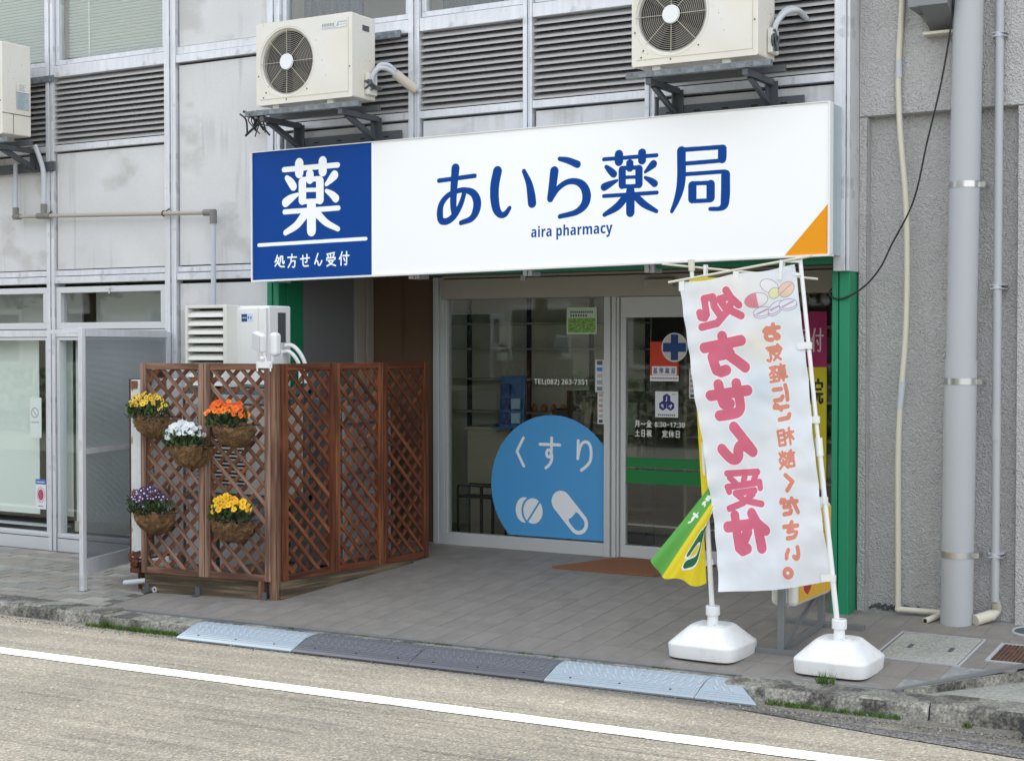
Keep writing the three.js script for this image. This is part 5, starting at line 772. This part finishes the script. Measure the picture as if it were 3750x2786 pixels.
  const fg = cloth(60, 150, (u, v) => {
    let x = (TL[0] * (1 - u) + TR[0] * u) * (1 - v) + (BL[0] * (1 - u) + BR[0] * u) * v, y = (TL[1] * (1 - u) + TR[1] * u) * (1 - v) + (BL[1] * (1 - u) + BR[1] * u) * v;
    y -= 0.010 * Math.sin(u * Math.PI * 2) * Math.sin(u * Math.PI * 2) * Math.exp(-v * 14) + 0.018 * Math.sin(u * Math.PI) * v * v;
    let z = 1.05 + 0.016 * Math.sin(v * 7 + u * 3.2) * (0.3 + v) + 0.0045 * Math.sin(v * 70 + u * 5) * Math.exp(-u * 7) + 0.004 * Math.sin(v * 58 - u * 4) * Math.exp(-(1 - u) * 8) + 0.007 * Math.sin(v * 22 + u * 9) * v + 0.03 * Math.pow(1 - u, 3) * v * v;
    const cn = Math.max(0, 0.16 - u) * Math.max(0, v - 0.94) * 60; z += cn * 0.05; // curled corner
    z += 0.013 * (vn(u * 5 + v * 3, v * 14, 64, 64, 511) - 0.5) + 0.005 * (vn(u * 13 + v * 9, v * 30 - u * 6, 64, 64, 512) - 0.5);
    return lx(x, y, z);
  });
  part(o, 'cloth', fg, new THREE.MeshPhysicalMaterial({ map: tx, roughness: 0.85, transmission: 0.22, thickness: 0, side: THREE.DoubleSide }));
  for (const t of [0.02, 0.5]) part(o, 'tab', merge([beam(lx(-3.30 + t * 0.63, 2.028 + t * 0.078 - 0.045, 1.055), lx(-3.30 + t * 0.63, 2.028 + t * 0.078 + 0.012, 1.055), 0.03, 0.004)]), M.white);
  for (const [y, px] of [[1.70, -2.604], [1.33, -2.562], [0.93, -2.518], [0.545, -2.475]]) part(o, 'tab', merge([beam(lx(px - 0.055, y - 0.004, 1.043), lx(px + 0.016, y + 0.004, 1.043), 0.004, 0.034), new THREE.CylinderGeometry(0.0165, 0.0165, 0.034, 14, 1, true).translate(...lx(px, y, 1.03))]), M.white);
  // yellow and green banner behind
  const q = thing('banner_stand', 'yellow and green banner on a white water filled foot, blown behind the white banner', 'banner', [-3.13, FY(1.0) - 0.004, 1.0], 0, 'banner stands on the forecourt'); tankBase(q, -0.03);
  const qx = (x, y, z) => [x + 3.13, y - (FY(1.0) - 0.004), z - 1.0];
  part(q, 'pole', merge([bar(qx(-3.131, 0.29, 1.0), qx(-3.19, 1.2, 1.0), 0.0135, 16), bar(qx(-3.19, 1.18, 1.0), qx(-3.258, 2.135, 1.0), 0.0105, 16)]), M.white); part(q, 'pole_cap', bar(qx(-3.255, 2.09, 1.0), qx(-3.258, 2.15, 1.0), 0.017, 14), M.conduit); part(q, 'cross_arm', bar(qx(-3.43, 2.131, 0.99), qx(-2.585, 2.034, 0.96), 0.006, 12), M.conduit); part(q, 'arm_bracket', merge([beam(qx(-3.25, 2.05, 0.99), qx(-3.18, 2.05, 0.99), 0.012, 0.016), beam(qx(-3.18, 2.03, 0.99), qx(-3.18, 2.12, 0.99), 0.014, 0.03)]), M.whitePlastic);
  const ty = ctex(512, 1536, (g, w, h) => {
    g.fillStyle = '#e8d21e'; g.fillRect(0, 0, w, h); g.fillStyle = '#5da848'; g.fillRect(w * 0.74, 0, w * 0.26, h); g.strokeStyle = '#eef4ea';
    ['い', 'た', 'し', 'ま', 'す'].forEach((c, i) => { if (GLYPH[c]) glyph(g, c, w * 0.87, h * (0.60 + i * 0.058), 62, 58, 11, true); });
    for (const [st, lw] of [['#f4f6ea', 66], ['#1f6a46', 44]]) { g.strokeStyle = st; ['処', '方', 'せ', 'ん', 'く', 'す'].forEach((c, i) => glyph(g, c, w * 0.32, h * (0.12 + i * 0.135), 220, 150, lw, true)); glyph(g, 'り', w * 0.34, h * 0.90, 230, 170, lw, true); }
  });
  const yg = cloth(44, 130, (u, v) => { // hangs to the right of its pole; the lower free edge is blown round to the left
    const Lx = -3.262 + 0.105 * v, Ly = 2.055 - 1.59 * v, k = ss(0.52, 0.70, v), m = Math.max(0, (v - 0.70) / 0.30);
    const R = [(Lx + 0.56) * (1 - k) + (-3.095 - 0.350 * m) * k, (Ly - 0.01) * (1 - k) + (1.03 - 0.475 * m) * k, 0.95 * (1 - k) + (1.012 + 0.075 * m) * k];
    const w = Math.hypot(R[0] - Lx, R[1] - Ly, R[2] - 1.018), slack = Math.sqrt(Math.max(0, 0.56 * 0.56 - w * w)) * 0.40, s = Math.sin(Math.PI * u);
    let x = Lx + (R[0] - Lx) * u + slack * s * 0.45 * (1 - m), y = Ly + (R[1] - Ly) * u - slack * s * 0.16 * m - 0.016 * Math.sin(u * 11) * m * m, z = 1.018 + (R[2] - 1.018) * u - slack * s * 0.8 * (1 - k) + slack * s * 0.35 * m;
    z += 0.010 * Math.sin(u * 15 + v * 6) * (0.25 + 0.75 * u) * (0.15 + m) + 0.006 * Math.sin(u * 27 - v * 11) * m;
    return qx(x, y, z);
  });
  part(q, 'cloth', yg, new THREE.MeshPhysicalMaterial({ map: ty, roughness: 0.85, transmission: 0.22, thickness: 0, side: THREE.DoubleSide }));
  part(q, 'tab', beam(qx(-3.19, 0.56, 1.0), qx(-3.13, 0.575, 1.0), 0.005, 0.03), M.white); part(q, 'tab', beam(qx(-3.24, 2.04, 1.0), qx(-3.20, 2.05, 1.0), 0.005, 0.03), M.white);
}
// ---------------------------------------------------------------- yellow standing lightbox
{
  const o = thing('standing_sign', 'yellow faced standing sign box on a grey metal frame behind the white banner', 'sign', [-2.80, 0, 0.56]);
  const fy = FY(0.56) - 0.002; o.position.y = 0;
  part(o, 'box', bx(-0.075, 0.07, 0.345, 0.85, -0.28, 0.29, 0.03), M.ivoryPlain);
  const yt = ctex(256, 512, (g, w, h) => { g.fillStyle = '#d8a828'; g.fillRect(0, 0, w, h); g.fillStyle = '#e2b83a'; g.fillRect(0, 0, w, h * 0.12); g.strokeStyle = '#33261a'; ['く', 'す', 'り', 'の', 'せ', 'ん'].forEach((c, i) => { if (GLYPH[c]) glyph(g, c, w * 0.70, h * (0.20 + i * 0.11), 40, 46, 8); }); ['お', '薬', '受', '付'].forEach((c, i) => glyph(g, c, w * 0.40, h * (0.22 + i * 0.13), 44, 52, 8)); g.fillStyle = '#a8242a'; g.beginPath(); g.moveTo(w * 0.26, h * 0.95); g.bezierCurveTo(w * 0.06, h * 0.86, w * 0.14, h * 0.79, w * 0.26, h * 0.84); g.bezierCurveTo(w * 0.38, h * 0.79, w * 0.46, h * 0.86, w * 0.26, h * 0.95); g.fill(); });
  const fg = new THREE.PlaneGeometry(0.50, 0.46); fg.rotateY(Math.PI / 2); fg.translate(0.0718, 0.60, 0.005); part(o, 'face', fg, std({ map: yt, roughness: 0.35 }));
  part(o, 'trim', merge([bx(-0.03, -0.022, 0.345, 0.85, 0.288, 0.293), bx(0.022, 0.03, 0.345, 0.85, 0.288, 0.293)]), M.pvc);
  for (const z of [-0.31, 0.31]) { part(o, 'leg', bx(-0.018, 0.018, FY(0.56 + z) + 0.02, 0.75, z - 0.006, z + 0.02, 0.003), M.steelGrey); part(o, 'foot_bar', bx(z > 0 ? -0.26 : -0.24, z > 0 ? 0.16 : 0.24, FY(0.56 + z) - 0.003, FY(0.56 + z) + 0.026, z - 0.02, z + 0.02, 0.003), M.steelGrey); }
  part(o, 'cross_bar', beam([0, FY(0.25) + 0.012, -0.29], [0, FY(0.87) + 0.012, 0.29], 0.03, 0.022), M.steelGrey); part(o, 'cross_brace', beam([0, FY(0.87) + 0.03, 0.30], [0, 0.36, -0.29], 0.02, 0.02), M.steelGrey);
}
// ---------------------------------------------------------------- door mat
{
  const pts = [[-4.952, -0.55], [-4.20, -0.547], [-3.95, -0.975], [-4.66, -0.98]]; const g = new THREE.ExtrudeGeometry(new THREE.Shape(pts.map(([x, z]) => new THREE.Vector2(x, -z))), { depth: 0.012, bevelEnabled: false }); g.rotateX(-Math.PI / 2); metric(g); const p = g.attributes.position; for (let i = 0; i < p.count; i++) p.setY(i, p.getY(i) + FY(p.getZ(i)) + 0.0015); g.computeVertexNormals();
  T.mat = dtex(256, 256, 0.12, (u, v) => { const a = vn(u * 64, v * 64, 64, 64, 521), L = 0.8 + 0.4 * a; return [128 * L, 84 * L, 56 * L]; });
  solo('door_mat', 'brown door mat lying in front of the sliding door', 'mat', g, withBump(std({ map: T.mat, roughness: 1 }), T.bump, 0.004));
}
// ---------------------------------------------------------------- kerb ramps
{
  const worn = std({ color: hex(172, 184, 192), roughness: 0.6 }), wornDark = std({ color: hex(108, 110, 116), roughness: 0.6 }), light = withBump(std({ color: hex(158, 170, 179), roughness: 0.55 }), T.bump, 0.0008), dark = withBump(std({ color: hex(98, 100, 106), roughness: 0.6 }), T.bump, 0.0008);
  const P = [[1.462, 0.066], [1.50, 0.0685], [1.545, 0.066], [1.60, 0.052], [1.66, 0.034], [1.712, 0.019], [1.722, 0.013], [1.718, 0.004], [1.64, 0.003], [1.60, 0.022], [1.584, 0.060], [1.462, 0.062]];
  const yAt = (t) => { for (let i = 0; i < 6; i++) if (t >= P[i][0] && t <= P[i + 1][0]) return P[i][1] + (P[i + 1][1] - P[i][1]) * (t - P[i][0]) / (P[i + 1][0] - P[i][0]); return 0.003; };
  const ramp = (s0, s1, mat, label, capL, capR) => {
    const o = thing('kerb_ramp', label, 'ramp', [0, 0, 0], 0, 'plastic kerb ramps'); const g = prof(P, s0 + 0.002, s1 - 0.002);
    if (capL || capR) { const p = g.attributes.position; for (let i = 0; i < p.count; i++) { const x = p.getX(i), t = p.getZ(i); if (capL && x < s0 + 0.1) p.setX(i, x + capL(t)); if (capR && x > s1 - 0.1) p.setX(i, x + capR(t)); } g.computeVertexNormals(); }
    part(o, 'body', KF(g), mat);
    const ribs = []; const n = Math.max(2, Math.round((s1 - s0) / 0.047));
    for (let i = 0; i < n; i++) { const s = s0 + 0.02 + i * (s1 - s0 - 0.04) / n, mid = i < n / 2; for (const [t0, t1] of [[1.475, 1.53], [1.54, 1.60], [1.605, 1.64]]) { if (s + 0.05 > s1 - 0.01) continue; if (capR && s + 0.06 > s1 + capR(t0) - 0.02) continue; const k = (mid ? 1 : -1) * 0.018, a = [s + 0.015 - k * 0.5 + (t0 - 1.47) * 0.25, yAt(t0) + 0.0012, t0], b = [s + 0.015 + k * 0.5 + (t1 - 1.47) * 0.25, yAt(t1) + 0.0012, t1]; ribs.push(beam(a, b, 0.011, 0.0046)); } }
    for (let k = 0; k < 3; k++) ribs.push(beam([s0 + 0.01, yAt(1.655 + k * 0.02) + 0.001, 1.655 + k * 0.02], [s1 - 0.01 + (capR ? capR(1.655 + k * 0.02) : 0), yAt(1.655 + k * 0.02) + 0.001, 1.655 + k * 0.02], 0.006, 0.003));
    part(o, 'tread_pattern', KF(merge(ribs)), mat === light ? worn : wornDark);
    if (s1 - s0 > 0.5) for (let k = 0; k < 3; k++) { const c = new THREE.CylinderGeometry(0.006, 0.006, 0.003, 12); c.translate(s0 + 0.13 + k * 0.27, yAt(1.675) + 0.002, 1.675); part(o, 'bolt_hole', KF(c), M.black); }
    return o;
  };
  ramp(-1.42, -0.60, light, 'light blue grey kerb ramp at the left end of the row', null);
  ramp(-0.60, 0.16, dark, 'dark grey kerb ramp next to the left light one', null);
  ramp(0.16, 0.965, dark, 'dark grey kerb ramp next to the right light one', null);
  ramp(0.965, 1.775, light, 'light blue grey kerb ramp right of the dark pair', null);
  ramp(1.775, 2.09, light, 'small tapered end piece of the kerb ramp row', null, (t) => -(1.722 - t) * 0.85);
  const r = thing('kerb_ramp', 'dark ribbed rubber ramp cut by the right edge of the photo', 'ramp', [0, 0, 0], 0, 'plastic kerb ramps');
  const dk = prof([[1.62, 0.07], [1.66, 0.068], [1.74, 0.045], [1.80, 0.012], [1.81, 0.002], [1.64, 0.002]], 3.24, 4.3); { const p = dk.attributes.position; for (let i = 0; i < p.count; i++) if (p.getX(i) < 3.3) p.setX(i, p.getX(i) + Math.abs(p.getZ(i) - 1.70) * 0.9); dk.computeVertexNormals(); } part(r, 'body', KF(dk), M.rubber);
  const rb = []; for (let k = 0; k < 5; k++) rb.push(beam([3.33, 0.066 - k * 0.013, 1.665 + k * 0.03], [4.25, 0.066 - k * 0.013, 1.665 + k * 0.03], 0.012, 0.006)); part(r, 'ribs', KF(merge(rb)), M.rubber);
}
// ---------------------------------------------------------------- covers set in the tiles
{
  const tilt = Math.atan(0.075);
  const o = thing('inspection_cover', 'square pebble concrete inspection cover in the tiled floor', 'cover', [-2.14, FY(0.48) + 0.003, 0.48]); o.rotation.x = tilt;
  part(o, 'slab', bx(-0.206, 0.206, -0.02, 0.0012, -0.256, 0.256, 0.002), M.concrete); part(o, 'rim', merge([bx(-0.224, -0.212, -0.02, 0.003, -0.27, 0.27), bx(0.212, 0.224, -0.02, 0.003, -0.27, 0.27), bx(-0.212, 0.212, -0.02, 0.003, -0.27, -0.262), bx(-0.212, 0.212, -0.02, 0.003, 0.262, 0.27)]), M.pvc); part(o, 'gap', bx(-0.212, 0.212, -0.02, -0.001, -0.262, 0.262), M.black); for (const x of [-0.10, 0.11]) part(o, 'lifting_slot', bx(x - 0.012, x + 0.012, -0.004, 0.0022, -0.04, 0.04), M.galvDark);
  const g = thing('drain_grate', 'rusty iron drain grate in the tiled floor at the right edge', 'grate', [-1.63, FY(0.43) + 0.003, 0.43]); g.rotation.x = tilt;
  part(g, 'rim', merge([bx(-0.20, -0.18, -0.02, 0.003, -0.18, 0.18), bx(0.18, 0.20, -0.02, 0.003, -0.18, 0.18), bx(-0.18, 0.18, -0.02, 0.003, -0.18, -0.165), bx(-0.18, 0.18, -0.02, 0.003, 0.165, 0.18)]), M.pvc); part(g, 'well', bx(-0.18, 0.18, -0.02, -0.012, -0.165, 0.165), M.black); for (let i = 0; i < 18; i++) part(g, 'grate_bar', bx(-0.177 + i * 0.0198, -0.163 + i * 0.0198, -0.011, 0.0015, -0.163, 0.163, 0.002), M.rusty);
  const c = thing('round_cover', 'small round iron cover in the tiled floor by the stucco wall', 'cover', [-1.74, FY(-0.04) + 0.002, -0.04]); c.rotation.x = tilt; part(c, 'plate', new THREE.CylinderGeometry(0.085, 0.085, 0.008, 36), M.galvDark); part(c, 'rim', new THREE.TorusGeometry(0.095, 0.008, 8, 40).rotateX(Math.PI / 2), M.pvc);
}
// ---------------------------------------------------------------- weeds and moss at the kerb
{
  const blade = new THREE.PlaneGeometry(0.004, 1, 1, 3); blade.translate(0, 0.5, 0); { const p = blade.attributes.position; for (let i = 0; i < p.count; i++) { const y = p.getY(i); p.setX(i, p.getX(i) * (1.1 - y)); p.setZ(i, y * y * 0.25); } blade.computeVertexNormals(); }
  const spots = []; const put = (s0, s1, t, n, h, y = 0.002, w = 0.02) => { for (let i = 0; i < n; i++) spots.push([rr(s0, s1), y, t + rr(-w, w), rr(0.4, 1) * h]); };
  put(-2.2, -1.5, 1.632, 700, 0.028); put(-1.95, -1.42, 1.636, 700, 0.034); put(-2.08, -1.98, 1.63, 120, 0.06, 0.002, 0.012); put(2.2, 2.75, 1.632, 520, 0.026); put(2.1, 2.3, 1.63, 160, 0.036); put(3.02, 3.06, 1.63, 60, 0.03);
  for (let i = 0; i < 12; i++) { const s = rr(-1.3, 2.7); put(s, s + rr(0.04, 0.14), 1.376, 70, 0.014, 0.058, 0.008); }
  put(2.27, 2.36, 1.375, 90, 0.075, 0.06, 0.012);
  const im = new THREE.InstancedMesh(blade, std({ color: 0xffffff, roughness: 0.9, side: THREE.DoubleSide }), spots.length); const d = new THREE.Object3D(), c = new THREE.Color();
  spots.forEach(([s, y, t, h], i) => { const cs = Math.cos(TH), sn = Math.sin(TH); d.position.set(-4.8 + s * cs + t * sn, y, -s * sn + t * cs); d.rotation.set(rr(-0.5, 0.5), rr(0, 6.28), rr(-0.5, 0.5)); d.scale.set(1.2, h, h); d.updateMatrix(); im.setMatrixAt(i, d.matrix); im.setColorAt(i, c.copy(hex(rr(52, 96), rr(86, 124), rr(28, 44)))); });
  im.name = 'kerb_weeds'; im.castShadow = im.receiveShadow = true; im.userData = { kind: 'stuff', label: 'low green weeds and moss growing along the kerb', category: 'weeds' }; scene.add(im);
  const peb = new THREE.IcosahedronGeometry(1, 0), pm = new THREE.InstancedMesh(peb, std({ color: 0xffffff, roughness: 1 }), 2600);
  for (let i = 0; i < 2600; i++) { const s = rr(-4, 4.4), t = 1.66 + 0.10 * rnd() * rnd() + (s > 2 ? 0.05 : 0.0), k = rr(0.002, 0.0065), cs = Math.cos(TH), sn = Math.sin(TH); d.position.set(-4.8 + s * cs + t * sn, k * 0.4, -s * sn + t * cs); d.rotation.set(rr(0, 3), rr(0, 3), rr(0, 3)); d.scale.set(k, k * 0.7, k); d.updateMatrix(); pm.setMatrixAt(i, d.matrix); const L = rr(86, 168); pm.setColorAt(i, c.copy(hex(L, L * 0.98, L * 0.93))); }
  pm.name = 'gutter_gravel'; pm.castShadow = pm.receiveShadow = true; pm.userData = { kind: 'stuff', label: 'loose gravel collected in the gutter', category: 'gravel' }; scene.add(pm);
}
// ---------------------------------------------------------------- the other side of the street (seen in the glass)
{
  struct('far_pavement', KF(bx(-60, 50, -0.1, 0.11, 7.2, 12)), M.concrete, 'concrete pavement on the far side of the street');
  const leafG = new THREE.PlaneGeometry(0.09, 0.13); const treeGeo = (n, rx, ry, sd) => { seed = sd; const list = []; const cl_ = []; for (let k = 0; k < 16; k++) cl_.push([rr(-0.75, 0.75) * rx, rr(-0.7, 0.8) * ry, rr(-0.75, 0.75) * rx, rr(0.5, 0.95) * rx * 0.55]); for (let i = 0; i < n; i++) { const c = cl_[i % 16], a = rr(0, 6.28), b = Math.acos(rr(-1, 1)), q = c[3] * Math.cbrt(rr(0.25, 1)), g = leafG.clone(); g.scale(rr(0.8, 1.5), rr(0.8, 1.5), 1); g.rotateX(rr(0, 6)); g.rotateY(rr(0, 6)); g.translate(c[0] + q * Math.sin(b) * Math.cos(a), c[1] + q * Math.cos(b), c[2] + q * Math.sin(b) * Math.sin(a)); list.push(g); } return merge(list); };
  const crowns = [treeGeo(5200, 2.2, 1.8, 77), treeGeo(4600, 1.9, 2.0, 78)];
  const trunk = merge([bar([0, 0, 0], [0.05, 2.6, 0.03], 0.16, 12, 0.10), bar([0.05, 2.4, 0.03], [0.6, 3.6, 0.3], 0.07, 8, 0.04), bar([0.05, 2.4, 0.03], [-0.6, 3.7, -0.2], 0.07, 8, 0.04)]);
  [[-9.2, 12.6, 0, 1], [-13.4, 13.2, 1, 1.05], [-17.8, 12.8, 0, 1.1], [-22.5, 13.4, 1, 1.0], [-27, 13, 0, 1.1], [-4.5, 13.5, 1, 0.95]].forEach(([x, z, k, s], i) => { const o = thing('street_tree', 'leafy street tree on the far side of the street', 'tree', [x, 0, z], i * 1.3, 'street trees on the far side'); o.scale.setScalar(s); part(o, 'trunk', trunk, M.brownDark); const c = part(o, 'crown', crowns[k], M.leaf[i % 3]); c.position.y = 4.1; });
  seed = 991; const hp = []; for (let i = 0; i < 9000; i++) { const g = new THREE.PlaneGeometry(0.07, 0.10); g.rotateX(rr(0, 6)); g.rotateY(rr(0, 6)); g.translate(rr(-34, -2), rr(0.15, 1.25), 11.4 + rr(-0.4, 0.4)); hp.push(g); }
  const hd = struct('hedge', merge(hp), M.leaf[1], 'clipped green hedge on the far side of the street', 'stuff');
  const b = thing('far_building', 'plain pale building on the far side of the street', 'building', [-15, 0, 19]); part(b, 'wall', bx(-22, 16, 0, 6.2, 0, 6), std({ color: hex(176, 172, 164), roughness: 0.9 })); for (let i = 0; i < 12; i++) { const w = part(b, 'window', bx(-20.5 + i * 3, -18.9 + i * 3, 1.2, 2.6, -0.04, 0.02, 0.01), M.aluWhite); part(w, 'pane', bx(-20.4 + i * 3, -19 + i * 3, 1.3, 2.5, -0.05, -0.041), M.black); } part(b, 'parapet', bx(-22.1, 16.1, 6.2, 6.5, -0.1, 6.1), M.panel);
}
renderer.render(scene, camera);
